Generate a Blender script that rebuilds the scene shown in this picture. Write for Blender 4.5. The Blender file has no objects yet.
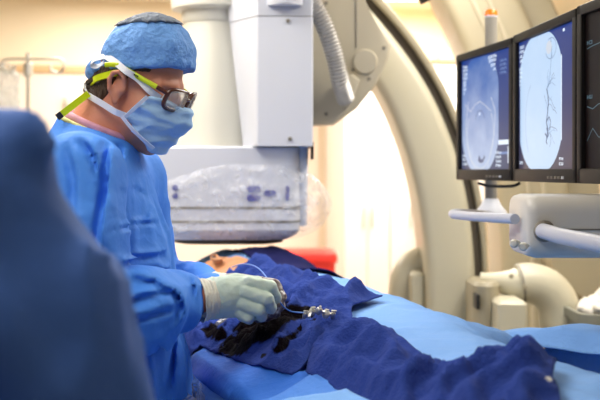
import bpy, bmesh, math, random
import numpy as np
from mathutils import Vector, Matrix, geometry as mgeo

# ------------------------------------------------------------------ camera, light, exposure
SC = bpy.context.scene
COL = SC.collection
EYE = 1.46            # camera height
FPX = 1000.0          # focal length in pixels (60 mm on a 36 mm wide frame of 600 px)
HORIZON = 171.0

cam_data = bpy.data.cameras.new('camera')
cam = bpy.data.objects.new('camera', cam_data)
COL.objects.link(cam)
cam.location = (0, 0, EYE)
cam.rotation_euler = (math.pi / 2, 0, 0)
cam_data.sensor_width = 36.0
cam_data.lens = 60.0
cam_data.shift_y = -29.0 / 600.0
cam_data.clip_start = 0.05
cam_data.dof.use_dof = True
cam_data.dof.focus_distance = 1.93
cam_data.dof.aperture_fstop = 4.0
SC.camera = cam

SC.view_settings.view_transform = 'Standard'
SC.view_settings.look = 'None'
SC.view_settings.gamma = 1.0
SC.view_settings.use_curve_mapping = False
SC.view_settings.exposure = 0.2

world = bpy.data.worlds.new('room_world')
SC.world = world
world.use_nodes = True
wbg = world.node_tree.nodes['Background']
wbg.inputs[0].default_value = (1.0, 0.96, 0.9, 1)
wbg.inputs[1].default_value = 0.17

def area_light(name, loc, size, power, color=(1, 0.97, 0.92), target=None):
    d = bpy.data.lights.new(name, 'AREA')
    d.shape = 'RECTANGLE'; d.size = size[0]; d.size_y = size[1]
    d.energy = power; d.color = color
    o = bpy.data.objects.new(name, d)
    COL.objects.link(o)
    o.location = loc
    if target is not None:
        o.rotation_euler = (Vector(target) - Vector(loc)).to_track_quat('-Z', 'Y').to_euler()
    return o

CEIL = 2.46
# the light of unseen ceiling panels added to light the scene (their fixtures are built with the ceiling), placed just under each fixture
PANELS = [(0.75, 5.2, 48), (-0.9, 4.9, 22), (0.55, 3.7, 9), (-0.75, 2.5, 17), (0.95, 2.6, 17), (-0.6, 0.9, 4.5)]
for (lx, ly, pw) in PANELS:
    area_light('added_panel_light', (lx, ly, CEIL - 0.035), (0.56, 1.1), pw, (1, 0.965, 0.91))

# ------------------------------------------------------------------ helpers
def P(px, py, Y):
    """World point seen at pixel (px, py) of the 600x400 photograph when it stands Y metres in front of the camera."""
    return Vector(((px - 300.0) * Y / FPX, Y, EYE - (py - HORIZON) * Y / FPX))

def lin(r, g, b):
    f = lambda c: (c / 255 / 12.92) if c / 255 <= 0.04045 else ((c / 255 + 0.055) / 1.055) ** 2.4
    return (f(r), f(g), f(b), 1.0)

MATS = {}
def mat(name, rgb, rough=0.5, metal=0.0, bump=0.0, bscale=30.0, var=0.0, vscale=6.0, spec=0.5, sub=0.0,
        trans=0.0, emit=None, estr=1.0, sheen=0.0, stretch=None, coat=0.0):
    m = bpy.data.materials.new(name); MATS[name] = m
    m.use_nodes = True
    nt = m.node_tree; b = nt.nodes['Principled BSDF']
    c = lin(*rgb)
    b.inputs['Base Color'].default_value = c
    b.inputs['Roughness'].default_value = rough
    b.inputs['Metallic'].default_value = metal
    b.inputs['Specular IOR Level'].default_value = spec
    b.inputs['Transmission Weight'].default_value = trans
    b.inputs['Sheen Weight'].default_value = sheen
    b.inputs['Coat Weight'].default_value = coat
    if sub:
        b.inputs['Subsurface Weight'].default_value = sub
        b.inputs['Subsurface Radius'].default_value = (0.01, 0.004, 0.002)
        b.inputs['Subsurface Scale'].default_value = 1.0
    if emit:
        b.inputs['Emission Color'].default_value = lin(*emit)
        b.inputs['Emission Strength'].default_value = estr
    tc = nt.nodes.new('ShaderNodeTexCoord')
    src = tc.outputs['Object']
    if stretch:
        mp = nt.nodes.new('ShaderNodeMapping'); mp.inputs['Scale'].default_value = stretch
        nt.links.new(src, mp.inputs['Vector']); src = mp.outputs['Vector']
    if var:
        n = nt.nodes.new('ShaderNodeTexNoise'); n.inputs['Scale'].default_value = vscale; n.inputs['Detail'].default_value = 4
        nt.links.new(src, n.inputs['Vector'])
        mx = nt.nodes.new('ShaderNodeMix'); mx.data_type = 'RGBA'
        mx.inputs['A'].default_value = tuple(max(0, x * (1 - var)) for x in c[:3]) + (1,)
        mx.inputs['B'].default_value = tuple(min(1, x * (1 + var)) for x in c[:3]) + (1,)
        nt.links.new(n.outputs['Fac'], mx.inputs['Factor'])
        nt.links.new(mx.outputs['Result'], b.inputs['Base Color'])
    if bump:
        n = nt.nodes.new('ShaderNodeTexNoise'); n.inputs['Scale'].default_value = bscale; n.inputs['Detail'].default_value = 3
        nt.links.new(src, n.inputs['Vector'])
        bp = nt.nodes.new('ShaderNodeBump'); bp.inputs['Strength'].default_value = bump; bp.inputs['Distance'].default_value = 0.01
        nt.links.new(n.outputs['Fac'], bp.inputs['Height'])
        nt.links.new(bp.outputs['Normal'], b.inputs['Normal'])
    return m

def film(name, opacity, rgb=(245, 248, 255), bscale=40.0, rough=0.12):
    """Thin clear plastic: mostly see-through, with a glossy crumpled sheen."""
    m = bpy.data.materials.new(name); m.use_nodes = True
    nt = m.node_tree; nt.nodes.clear()
    out = nt.nodes.new('ShaderNodeOutputMaterial')
    tr = nt.nodes.new('ShaderNodeBsdfTransparent')
    pb = nt.nodes.new('ShaderNodeBsdfPrincipled')
    pb.inputs['Base Color'].default_value = lin(*rgb); pb.inputs['Roughness'].default_value = rough
    tc = nt.nodes.new('ShaderNodeTexCoord')
    n = nt.nodes.new('ShaderNodeTexNoise'); n.inputs['Scale'].default_value = bscale; n.inputs['Detail'].default_value = 5
    n.inputs['Distortion'].default_value = 1.2
    nt.links.new(tc.outputs['Object'], n.inputs['Vector'])
    bp = nt.nodes.new('ShaderNodeBump'); bp.inputs['Strength'].default_value = 0.9; bp.inputs['Distance'].default_value = 0.02
    nt.links.new(n.outputs['Fac'], bp.inputs['Height']); nt.links.new(bp.outputs['Normal'], pb.inputs['Normal'])
    mr = nt.nodes.new('ShaderNodeMapRange')
    mr.inputs['From Min'].default_value = 0.35; mr.inputs['From Max'].default_value = 0.75
    mr.inputs['To Min'].default_value = opacity * 0.35; mr.inputs['To Max'].default_value = min(1, opacity * 2.0)
    nt.links.new(n.outputs['Fac'], mr.inputs['Value'])
    mix = nt.nodes.new('ShaderNodeMixShader')
    nt.links.new(mr.outputs['Result'], mix.inputs['Fac'])
    nt.links.new(tr.outputs[0], mix.inputs[1]); nt.links.new(pb.outputs[0], mix.inputs[2])
    nt.links.new(mix.outputs[0], out.inputs['Surface'])
    return m

def mesh_obj(name, verts, faces, material, parent=None, smooth=True):
    me = bpy.data.meshes.new(name)
    me.from_pydata([tuple(v) for v in verts], [], [tuple(int(i) for i in f) for f in faces])
    me.validate(); me.update()
    return link_mesh(name, me, material, parent, smooth)

def link_mesh(name, me, material, parent=None, smooth=True):
    if material: me.materials.append(material)
    if smooth: me.shade_smooth()
    o = bpy.data.objects.new(name, me); COL.objects.link(o)
    if parent is not None:
        o.parent = parent
        o.matrix_parent_inverse = world_of(parent).inverted()
    return o

def world_of(o):
    m = o.matrix_basis.copy()
    while o.parent is not None:
        m = o.matrix_parent_inverse @ m
        o = o.parent
        m = o.matrix_basis @ m
    return m

def bm_obj(name, bm, material, parent=None, smooth=True):
    me = bpy.data.meshes.new(name)
    bmesh.ops.recalc_face_normals(bm, faces=bm.faces[:])
    bm.to_mesh(me); bm.free()
    return link_mesh(name, me, material, parent, smooth)

def sharp(o, deg=35):
    """Smooth shading that keeps corners crisp."""
    me = o.data
    bm = bmesh.new(); bm.from_mesh(me)
    for e in bm.edges:
        if len(e.link_faces) == 2 and e.calc_face_angle(0) > math.radians(deg): e.smooth = False
    bm.to_mesh(me); bm.free()
    return o

def thing(name, label, cat, loc=(0, 0, 0), group=None):
    o = bpy.data.objects.new(name, None); COL.objects.link(o)
    o.empty_display_size = 0.1
    o.location = loc
    return tag(o, label, cat, group)

def tag(o, label=None, cat=None, group=None, kind=None):
    if label: o['label'] = label
    if cat: o['category'] = cat
    if group: o['group'] = group
    if kind: o['kind'] = kind
    return o

def frame_of(z, xhint=Vector((1, 0, 0))):
    z = Vector(z).normalized()
    x = xhint - z * xhint.dot(z)
    if x.length < 1e-4:
        x = Vector((0, 1, 0)) - z * z.y
    x.normalize()
    return x, z.cross(x), z

def add_box(bm, c, size, rot=None, bevel=0.0, seg=3):
    r = bmesh.ops.create_cube(bm, size=1.0)
    vs = r['verts']
    bmesh.ops.scale(bm, vec=Vector(size), verts=vs)
    if bevel:
        es = list({e for v in vs for e in v.link_edges})
        rb = bmesh.ops.bevel(bm, geom=es, offset=bevel, segments=seg, profile=0.5, affect='EDGES')
        vs = list({v for f in rb['faces'] for v in f.verts} | {v for v in vs if v.is_valid})
    M = Matrix.Translation(Vector(c))
    if rot is not None: M = M @ (rot.to_4x4() if isinstance(rot, Matrix) else Matrix.Rotation(rot, 4, 'Z'))
    bmesh.ops.transform(bm, matrix=M, verts=vs)
    return vs

def box(name, c, size, material, parent=None, rot=None, bevel=0.0, seg=3):
    bm = bmesh.new(); add_box(bm, c, size, rot, bevel, seg)
    return sharp(bm_obj(name, bm, material, parent), 40)

def spline(pts, n=12):
    pts = [Vector(p) for p in pts]
    if len(pts) < 3:
        return [pts[0].lerp(pts[1], i / n) for i in range(n + 1)]
    out = []
    for i in range(len(pts) - 1):
        p0 = pts[max(0, i - 1)]; p1 = pts[i]; p2 = pts[i + 1]; p3 = pts[min(len(pts) - 1, i + 2)]
        for k in range(n):
            t = k / n
            out.append(0.5 * ((2 * p1) + (p2 - p0) * t + (2 * p0 - 5 * p1 + 4 * p2 - p3) * t * t + (3 * p1 - p0 - 3 * p2 + p3) * t ** 3))
    out.append(pts[-1])
    return out

def add_tube(bm, pts, rad, seg=16, cap=True, flat=1.0, up=None):
    """Sweep a round (or flattened) section along points; rad is a number or one per point."""
    pts = [Vector(p) for p in pts]
    n = len(pts)
    R = rad if hasattr(rad, '__len__') else [rad] * n
    rings = []
    x = None
    for i in range(n):
        t = (pts[min(n - 1, i + 1)] - pts[max(0, i - 1)]).normalized()
        if up is not None:
            x = Vector(up[i] if hasattr(up[0], '__len__') else up)
        elif x is None:
            x = Vector((0, 0, 1)) if abs(t.z) < 0.9 else Vector((1, 0, 0))
        x = (x - t * x.dot(t)); x.normalize()
        y = t.cross(x)
        rings.append([bm.verts.new(pts[i] + x * (math.cos(2 * math.pi * k / seg) * R[i]) + y * (math.sin(2 * math.pi * k / seg) * R[i] * flat)) for k in range(seg)])
    for i in range(n - 1):
        for k in range(seg):
            bm.faces.new((rings[i][k], rings[i][(k + 1) % seg], rings[i + 1][(k + 1) % seg], rings[i + 1][k]))
    if cap:
        bm.faces.new(rings[0][::-1]); bm.faces.new(rings[-1])

def tube(name, pts, rad, material, parent=None, seg=16, flat=1.0, up=None, cap=True):
    bm = bmesh.new(); add_tube(bm, pts, rad, seg, cap, flat, up)
    return sharp(bm_obj(name, bm, material, parent), 50)

def add_lathe(bm, prof, c, axis=(0, 0, 1), seg=48):
    """prof: list of (radius, height along the axis)."""
    x, y, z = frame_of(Vector(axis)); c = Vector(c)
    rings = []
    for r, h in prof:
        if r < 1e-6: rings.append([bm.verts.new(c + z * h)])
        else: rings.append([bm.verts.new(c + z * h + (x * math.cos(2 * math.pi * k / seg) + y * math.sin(2 * math.pi * k / seg)) * r) for k in range(seg)])
    for a, b in zip(rings, rings[1:]):
        for k in range(seg):
            k2 = (k + 1) % seg
            if len(a) == 1 and len(b) == 1: continue
            if len(a) == 1: bm.faces.new((a[0], b[k], b[k2]))
            elif len(b) == 1: bm.faces.new((a[k], b[0], a[k2]))
            else: bm.faces.new((a[k], b[k], b[k2], a[k2]))
    for rg, flip in ((rings[0], True), (rings[-1], False)):
        if len(rg) > 1: bm.faces.new(rg[::-1] if flip else rg)

def lathe(name, prof, c, material, parent=None, axis=(0, 0, 1), seg=48):
    bm = bmesh.new(); add_lathe(bm, prof, c, axis, seg)
    return sharp(bm_obj(name, bm, material, parent), 40)

def prism(name, poly, depth_vec, material, parent=None, bevel=0.0, seg=3):
    """Solid with the planar outline poly (3-D points) pushed along depth_vec, its edges rounded."""
    bm = bmesh.new()
    a = [bm.verts.new(Vector(p)) for p in poly]
    b = [bm.verts.new(Vector(p) + Vector(depth_vec)) for p in poly]
    bm.faces.new(a); bm.faces.new(b[::-1])
    n = len(a)
    for i in range(n):
        bm.faces.new((a[i], b[i], b[(i + 1) % n], a[(i + 1) % n]))
    if bevel:
        es = [e for e in bm.edges if (e.verts[0] in a) == (e.verts[1] in a) or n <= 8]
        bmesh.ops.bevel(bm, geom=es, offset=bevel, segments=seg, profile=0.5, affect='EDGES')
    return sharp(bm_obj(name, bm, material, parent), 35)

def loft(name, rings, material, parent=None, cap=True, deg=35):
    bm = bmesh.new()
    R = [[bm.verts.new(Vector(p)) for p in r] for r in rings]
    n = len(R[0])
    for a, b in zip(R, R[1:]):
        for k in range(n):
            bm.faces.new((a[k], a[(k + 1) % n], b[(k + 1) % n], b[k]))
    if cap:
        bm.faces.new(R[0][::-1]); bm.faces.new(R[-1])
    return sharp(bm_obj(name, bm, material, parent), deg)

# ---- signed distance shapes, turned into one smooth continuous mesh -------------------------------------
def cone_sdf(p, a, b, ra, rb):
    a = np.array(a, float); b = np.array(b, float)
    ba = b - a; L2 = (ba * ba).sum(); rr = ra - rb; a2 = L2 - rr * rr; il2 = 1 / L2
    pa = p - a
    y = pa @ ba; z = y - L2
    x2 = ((pa * L2 - y[..., None] * ba) ** 2).sum(-1)
    y2 = y * y * L2; z2 = z * z * L2
    k = np.sign(rr) * rr * rr * x2
    return np.where(np.sign(z) * a2 * z2 > k, np.sqrt(x2 + z2) * il2 - rb,
           np.where(np.sign(y) * a2 * y2 < k, np.sqrt(x2 + y2) * il2 - ra,
                    (np.sqrt(np.maximum(x2 * a2 * il2, 0)) + y * rr) * il2 - ra))

def ell_sdf(p, c, r, rot=None):
    q = p - np.array(c, float)
    if rot is not None: q = q @ np.array(rot)          # columns of rot are the ellipsoid's axes
    r = np.array(r, float)
    k0 = np.sqrt(((q / r) ** 2).sum(-1)); k1 = np.sqrt(((q / (r * r)) ** 2).sum(-1))
    return k0 * (k0 - 1) / np.maximum(k1, 1e-9)

def smin(a, b, k):
    h = np.clip(0.5 + 0.5 * (b - a) / k, 0, 1)
    return b * (1 - h) + a * h - k * h * (1 - h)

def smax(a, b, k): return -smin(-a, -b, k)

_rng = np.random.default_rng(7)
_perm = np.concatenate([_rng.permutation(256)] * 3)
_grad = _rng.normal(size=(256, 3)); _grad /= np.linalg.norm(_grad, axis=1)[:, None]
def noise(p):
    """Vectorised gradient noise, about -1..1; p is (..., 3)."""
    p = np.asarray(p, float)
    i = np.floor(p).astype(int); f = p - i
    u = f * f * f * (f * (f * 6 - 15) + 10)
    i = i & 255
    def g(dx, dy, dz):
        h = _perm[_perm[_perm[i[..., 0] + dx] + i[..., 1] + dy] + i[..., 2] + dz]
        return (_grad[h] * (f - np.array([dx, dy, dz]))).sum(-1)
    L = lambda a, b, t: a + (b - a) * t
    return 1.6 * L(L(L(g(0, 0, 0), g(1, 0, 0), u[..., 0]), L(g(0, 1, 0), g(1, 1, 0), u[..., 0]), u[..., 1]),
             L(L(g(0, 0, 1), g(1, 0, 1), u[..., 0]), L(g(0, 1, 1), g(1, 1, 1), u[..., 0]), u[..., 1]), u[..., 2])

def ridged(p): return 1 - 2 * np.abs(noise(p))

def axis_pts(lo, hi, step, fine=None):
    """Grid positions from lo to hi; fine = (lo, hi, step) is a stretch with closer spacing."""
    if fine is None: return np.arange(lo, hi + step, step)
    a = np.arange(lo, fine[0], step); b = np.arange(fine[0], fine[1], fine[2]); c = np.arange(fine[1], hi + step, step)
    return np.concatenate([a, b, c])

def surface(fn, ax, ay, az, disp=None):
    """Surface nets: fn(points) < 0 inside. Returns vertices and quads."""
    G = np.stack(np.meshgrid(ax, ay, az, indexing='ij'), -1)
    f = np.empty(G.shape[:3])
    for i0 in range(0, len(ax), 24):
        f[i0:i0 + 24] = fn(G[i0:i0 + 24])
    if disp is not None:
        near = np.abs(f) < 0.04
        f[near] += disp(G[near])
    ins = f < 0
    nx, ny, nz = f.shape
    cnt = np.zeros((nx - 1, ny - 1, nz - 1), int)
    for dx in (0, 1):
        for dy in (0, 1):
            for dz in (0, 1):
                cnt += ins[dx:nx - 1 + dx, dy:ny - 1 + dy, dz:nz - 1 + dz]
    act = (cnt > 0) & (cnt < 8)
    cell = np.argwhere(act)
    idx = np.full(act.shape, -1); idx[act] = np.arange(len(cell))
    acc = np.zeros((len(cell), 3)); num = np.zeros(len(cell))
    corners = [(a, b, c) for a in (0, 1) for b in (0, 1) for c in (0, 1)]
    for a in corners:
        for d in range(3):
            if a[d]: continue
            b = list(a); b[d] = 1
            ia = cell + np.array(a); ib = cell + np.array(b)
            fa = f[ia[:, 0], ia[:, 1], ia[:, 2]]; fb = f[ib[:, 0], ib[:, 1], ib[:, 2]]
            m = (fa < 0) != (fb < 0)
            t = fa / np.where(m, fa - fb, 1)
            pa = G[ia[:, 0], ia[:, 1], ia[:, 2]]; pb = G[ib[:, 0], ib[:, 1], ib[:, 2]]
            acc[m] += (pa + (pb - pa) * t[:, None])[m]; num[m] += 1
    V = acc / num[:, None]
    quads = []
    for d in range(3):
        e = [d, (d + 1) % 3, (d + 2) % 3]
        sl0 = [slice(None)] * 3; sl1 = [slice(None)] * 3
        sl0[d] = slice(0, -1); sl1[d] = slice(1, None)
        ch = ins[tuple(sl0)] != ins[tuple(sl1)]
        E = np.argwhere(ch)
        ok = (E[:, e[1]] > 0) & (E[:, e[2]] > 0) & (E[:, e[1]] < f.shape[e[1]] - 1) & (E[:, e[2]] < f.shape[e[2]] - 1)
        E = E[ok]
        o1 = np.zeros(3, int); o1[e[1]] = 1
        o2 = np.zeros(3, int); o2[e[2]] = 1
        c = [E - o1 - o2, E - o2, E, E - o1]
        q = np.stack([idx[k[:, 0], k[:, 1], k[:, 2]] for k in c], 1)
        fl = ins[E[:, 0], E[:, 1], E[:, 2]]
        quads.append(np.where(fl[:, None], q, q[:, ::-1]))
    Q = np.concatenate(quads)
    Q = Q[(Q >= 0).all(1)]
    return V, Q

def sdf_obj(name, fn, lo, hi, step, material, parent=None, disp=None, fine=None, xf=None):
    """fine: ((lo,hi,step) per axis or None). xf: matrix applied to the finished vertices."""
    fine = fine or (None, None, None)
    V, Q = surface(fn, *[axis_pts(lo[i], hi[i], step, fine[i]) for i in range(3)], disp=disp)
    if xf is not None:
        M = np.array(xf); V = V @ M[:3, :3].T + M[:3, 3]
    return mesh_obj(name, V, Q, material, parent)
# ------------------------------------------------------------------ materials of the room and machines
M_wall = mat('wall_paint', (243, 228, 202), 0.85, var=0.03, vscale=1.5)
M_wall_low = mat('wall_panel', (241, 224, 208), 0.7, var=0.03, vscale=1.5)
M_ceil = mat('ceiling_tile', (240, 232, 214), 0.9, var=0.04, vscale=3)
M_floor = mat('vinyl_floor', (190, 182, 168), 0.45, var=0.08, vscale=4)
M_rail = mat('wood_rail', (205, 172, 128), 0.6, var=0.1, vscale=5)
M_cab = mat('cabinet_laminate', (246, 236, 226), 0.55, var=0.02)
M_cream = mat('cream_enamel', (196, 190, 168), 0.38, var=0.03, vscale=3)
M_cream2 = mat('beige_enamel', (164, 155, 132), 0.45, var=0.04, vscale=3)
M_plate = mat('grey_beige_cover', (182, 173, 152), 0.5, var=0.04, vscale=4)  # side plate darkened: its shade is put into the grey-beige
M_white = mat('white_enamel', (214, 211, 198), 0.35, var=0.02, vscale=4)
M_grey = mat('cool_grey_enamel', (205, 208, 218), 0.4, var=0.03, vscale=4)
M_seam = mat('dark_seam', (122, 116, 106), 0.6)
M_rubber = mat('dark_rubber', (72, 64, 52), 0.6)
M_dark = mat('black_plastic', (34, 32, 32), 0.4, var=0.1)
M_bezel = mat('monitor_bezel', (26, 23, 22), 0.5, var=0.06, vscale=20, spec=0.25)
M_steel = mat('brushed_steel', (200, 198, 192), 0.3, metal=0.9, var=0.05)
M_pole = mat('pole_enamel', (150, 146, 138), 0.45, var=0.03)
M_boom = mat('boom_enamel', (204, 201, 194), 0.4, var=0.03, vscale=4)
M_tubegrey = mat('grey_tube', (186, 190, 204), 0.35, var=0.03)
M_hose = mat('corrugated_hose', (172, 170, 168), 0.3, metal=0.35, var=0.04)
M_orange = mat('amber_lens', (240, 110, 10), 0.25, emit=(255, 100, 0), estr=0.25)
M_blue_btn = mat('navy_button', (24, 26, 140), 0.4)
M_red = mat('red_plastic', (226, 48, 40), 0.4, var=0.05)
M_panel = mat('lamp_diffuser', (255, 250, 240), 0.5, emit=(255, 246, 228), estr=4.0)
M_linen = mat('white_linen', (222, 216, 204), 0.9, bump=0.5, bscale=40, var=0.06)
M_bin = mat('grey_green_bin', (130, 130, 118), 0.6, var=0.06)
M_film = film('clear_film', 0.21, bscale=22)
M_bagfilm = film('clear_bag', 0.5, bscale=30)

# ------------------------------------------------------------------ the room
WA = Vector((-3.2, 5.42, 0)); WB = Vector((3.0, 6.66, 0))        # foot of the back wall, left and right
wdir = (WB - WA).normalized(); wnor = Vector((wdir.y, -wdir.x, 0))   # wnor faces the camera
wang = math.atan2(wdir.y, wdir.x)
def on_wall(px, d=0.0):
    """(x, y) of the back wall, d metres in front of it, in the direction of pixel column px."""
    k = (px - 300.0) / FPX
    a = WA + wnor * d
    t = (k * a.y - a.x) / (wdir.x - k * wdir.y)
    q = a + wdir * t
    return q
def struct(o): o['kind'] = 'structure'; return o
struct(box('wall_back', (WA + WB) / 2 - wnor * 0.05 + Vector((0, 0, CEIL / 2)), ((WB - WA).length, 0.1, CEIL), M_wall, rot=wang))
struct(box('floor', (0, 3.0, -0.05), (6.4, 7.6, 0.1), M_floor))
struct(box('ceiling', (0, 3.0, CEIL + 0.05), (6.4, 7.6, 0.1), M_ceil))
struct(box('wall_left', (-3.15, 3.0, CEIL / 2), (0.1, 7.6, CEIL), M_wall))
struct(box('wall_right', (3.05, 3.0, CEIL / 2), (0.1, 7.6, CEIL), M_wall))
# wainscot panel below the rail on the left, and the rail itself
q0 = on_wall(-90); q1 = on_wall(318)
qm = (q0 + q1) / 2; ql = (q1 - q0).length
struct(box('trim_1', qm + wnor * 0.008 + Vector((0, 0, 1.02)), (ql, 0.016, 2.02), M_wall_low, rot=wang))
struct(box('trim_2', qm + wnor * 0.015 + Vector((0, 0, 2.045)), (ql, 0.03, 0.045), M_rail, rot=wang, bevel=0.006))
struct(box('baseboard_back', (WA + WB) / 2 + wnor * 0.025 + Vector((0, 0, 0.06)), ((WB - WA).length - 0.2, 0.02, 0.12), M_rail, rot=wang))

# unseen ceiling light fixtures, added to carry the panel lamps
for k, (lx, ly, pw) in enumerate(PANELS):
    t = thing('added_ceiling_light', 'unseen rectangular ceiling light panel added to light the room', 'ceiling light', (lx, ly, CEIL), 'added ceiling lights')
    box('frame', (lx, ly, CEIL - 0.006), (0.64, 1.2, 0.012), M_white, t, bevel=0.003)
    box('diffuser', (lx, ly, CEIL - 0.014), (0.58, 1.12, 0.008), M_panel, t)

# tall storage cabinets along the back wall
cab_px = [334, 378, 424, 470]
cab_lab = ['tall pale cabinet beside the red bin, leftmost of the cabinet row', 'tall pale cabinet seen inside the curve of the white imaging arm',
           'tall pale cabinet half hidden by the white arm and the leftmost monitor']
for k in range(3):
    a = on_wall(cab_px[k], 0.25); b = on_wall(cab_px[k + 1], 0.25)
    w = (b - a).length - 0.004; c = (a + b) / 2
    t = thing('storage_cabinet', cab_lab[k], 'cabinet', (c.x, c.y, 0), 'tall cabinets on the back wall')
    box('body', c + Vector((0, 0, 1.04)), (w, 0.46, 2.08), M_cab, t, rot=wang, bevel=0.004)
    for s in (-1, 1):
        d = box('door', c + wnor * 0.24 + wdir * (s * w / 4) + Vector((0, 0, 1.07)), (w / 2 - 0.004, 0.02, 1.9), M_cab, t, rot=wang, bevel=0.003)
        h = c + wnor * 0.268 + wdir * (s * 0.025) + Vector((0, 0, 1.2))
        tube('handle', [h + Vector((0, 0, -0.06)), h + Vector((0, 0, 0.06))], 0.005, M_steel, d, seg=8)
    box('cornice', c + wnor * 0.02 + Vector((0, 0, 2.12)), (w, 0.48, 0.07), M_rail, t, rot=wang, bevel=0.006)

# ------------------------------------------------------------------ infusion stand with a fluid bag
Yp = 4.3
base = P(28, 100, Yp)
iv = thing('infusion_stand', 'slim steel infusion stand with a two-hook crossbar by the left wall', 'infusion stand', (base.x, Yp, 0))
top = P(28, 53, Yp).z
tube('pole', [(base.x, Yp, 0.08), (base.x, Yp, 1.2)], 0.0125, M_steel, iv)
tube('pole', [(base.x, Yp, 1.18), (base.x, Yp, top)], 0.009, M_steel, iv)
lathe('collar', [(0.013, -0.03), (0.02, -0.025), (0.02, 0.025), (0.013, 0.03)], (base.x, Yp, P(28, 70, Yp).z), M_steel, iv, seg=24)
for s, hx in ((-1, 3), (1, 62)):
    z0 = P(28, 59, Yp).z
    e = P(hx, 60, Yp)
    pts = [Vector((base.x, Yp, z0)), Vector((e.x - s * 0.03, Yp, z0)), Vector((e.x, Yp, z0 - 0.008)), Vector((e.x + s * 0.008, Yp, z0 - 0.035)),
           Vector((e.x - s * 0.012, Yp, z0 - 0.06)), Vector((e.x - s * 0.045, Yp, z0 - 0.05)), Vector((e.x - s * 0.05, Yp, z0 - 0.025))]
    tube('hook', spline(pts, 8), 0.006, M_steel, iv, seg=10)
for k in range(5):
    a = 2 * math.pi * k / 5 + 0.3
    lg = tube('leg', spline([(base.x, Yp, 0.12), (base.x + 0.14 * math.cos(a), Yp + 0.14 * math.sin(a), 0.1), (base.x + 0.3 * math.cos(a), Yp + 0.3 * math.sin(a), 0.065)], 6), 0.011, M_steel, iv, seg=10)
    box('caster', (base.x + 0.3 * math.cos(a), Yp + 0.3 * math.sin(a), 0.03), (0.05, 0.025, 0.06), M_dark, lg, rot=a, bevel=0.01)
hb = P(3, 60, Yp)
bagc = P(5, 93, Yp)
M_saline = film('saline_bag', 0.5, (235, 240, 240), 14, 0.2)
bg = thing('fluid_bag', 'clear plastic fluid bag hanging from the left hook of the infusion stand', 'fluid bag', (bagc.x, Yp, bagc.z - 0.13))
rings = []
for k in range(15):
    t = k / 14
    w = 0.062 * min(1, 0.35 + 3.0 * min(t, 1 - t)); d = 0.008 + 0.026 * math.sin(math.pi * (0.1 + 0.85 * (1 - t)))
    z = bagc.z - 0.13 + 0.26 * t
    rings.append([(bagc.x + w * math.copysign(abs(math.cos(a)) ** 0.7, math.cos(a)), Yp + d * math.sin(a), z) for a in [2 * math.pi * j / 24 for j in range(24)]])
loft('bag', rings, M_saline, bg)
tube('hanger', spline([(bagc.x - 0.012, Yp, bagc.z + 0.12), (hb.x + 0.018, Yp, hb.z - 0.05), (bagc.x + 0.03, Yp, bagc.z + 0.12)], 6), 0.004, M_white, bg, seg=8)
tube('drip_line', spline([(bagc.x, Yp, bagc.z - 0.125), (bagc.x + 0.01, Yp + 0.01, bagc.z - 0.4), (base.x - 0.03, Yp - 0.03, 0.95)], 8), 0.003, M_white, bg, seg=8)

# small white box on the wall behind the surgeon's neck
q = on_wall(71, 0.03); zz = EYE - (102 - HORIZON) * q.y / FPX
wb = thing('wall_box', 'small white fixture on the back wall behind the neck of the masked surgeon', 'wall box', (q.x, q.y, zz))
box('housing', (q.x, q.y, zz), (0.075, 0.06, 0.06), M_white, wb, rot=wang, bevel=0.01)
box('cover', q - wnor * -0.032 + Vector((0, 0, zz)), (0.055, 0.008, 0.04), M_white, wb, rot=wang, bevel=0.003)

# red bin on a low stand
Yb = 4.9
rx = P(307, 262, Yb)
rb = thing('waste_bin', 'bright red plastic waste bin behind the draped table', 'bin', (rx.x, Yb + 0.15, 0))
def rrect(cx, cy, z, hx, hy, r, n=6):
    out = []
    for (sx, sy, a0) in ((1, 1, 0), (-1, 1, 90), (-1, -1, 180), (1, -1, 270)):
        for k in range(n + 1):
            a = math.radians(a0 + 90 * k / n)
            out.append((cx + sx * (hx - r) + r * math.cos(a), cy + sy * (hy - r) + r * math.sin(a), z))
    return out
zt = P(303, 252, Yb).z
loft('body', [rrect(rx.x, Yb + 0.15, z, h, h, 0.04) for z, h in ((0.02, 0.10), (0.04, 0.115), (zt - 0.06, 0.14), (zt - 0.05, 0.14))], M_red, rb)
loft('lid', [rrect(rx.x, Yb + 0.15, z, h, h, 0.045) for z, h in ((zt - 0.055, 0.150), (zt - 0.03, 0.152), (zt - 0.01, 0.145), (zt, 0.12))], M_red, rb)
box('foot', (rx.x, Yb + 0.15, 0.012), (0.2, 0.2, 0.024), M_dark, rb, bevel=0.008)

# ------------------------------------------------------------------ imaging arm (big C), detector tower, side plate, hose
arm = thing('imaging_arm', 'large cream C-shaped X-ray imaging arm with a white detector tower over the table', 'imaging arm', (0.2, 3.4, 0))
def band(name, inner, outer, Y0, Y1, material, parent, n=10, rb_=0.02):
    """Curved box-section arm: inner and outer outline in pixels at depth Y0, pushed back to Y1, edges rounded."""
    A = spline([P(x, y, Y0) for x, y in inner], n); B = spline([P(x, y, Y0) for x, y in outer], n)
    m = min(len(A), len(B)); rings = []
    D = Y1 - Y0
    for i in range(m):
        a = A[int(i * (len(A) - 1) / (m - 1))]; b = B[int(i * (len(B) - 1) / (m - 1))]
        d = (b - a).normalized(); yv = Vector((0, 1, 0))
        w = (b - a).length; ring = []
        for (u0, v0, a0) in ((w - rb_, D - rb_, 0), (rb_, D - rb_, 90), (rb_, rb_, 180), (w - rb_, rb_, 270)):
            for k in range(5):
                g = math.radians(a0 + 22.5 * k)
                ring.append(a + d * (u0 + rb_ * math.cos(g)) + yv * (v0 + rb_ * math.sin(g)))
        rings.append(ring)
    return loft(name, rings, material, parent, deg=40)
Yc = 3.45
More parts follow.
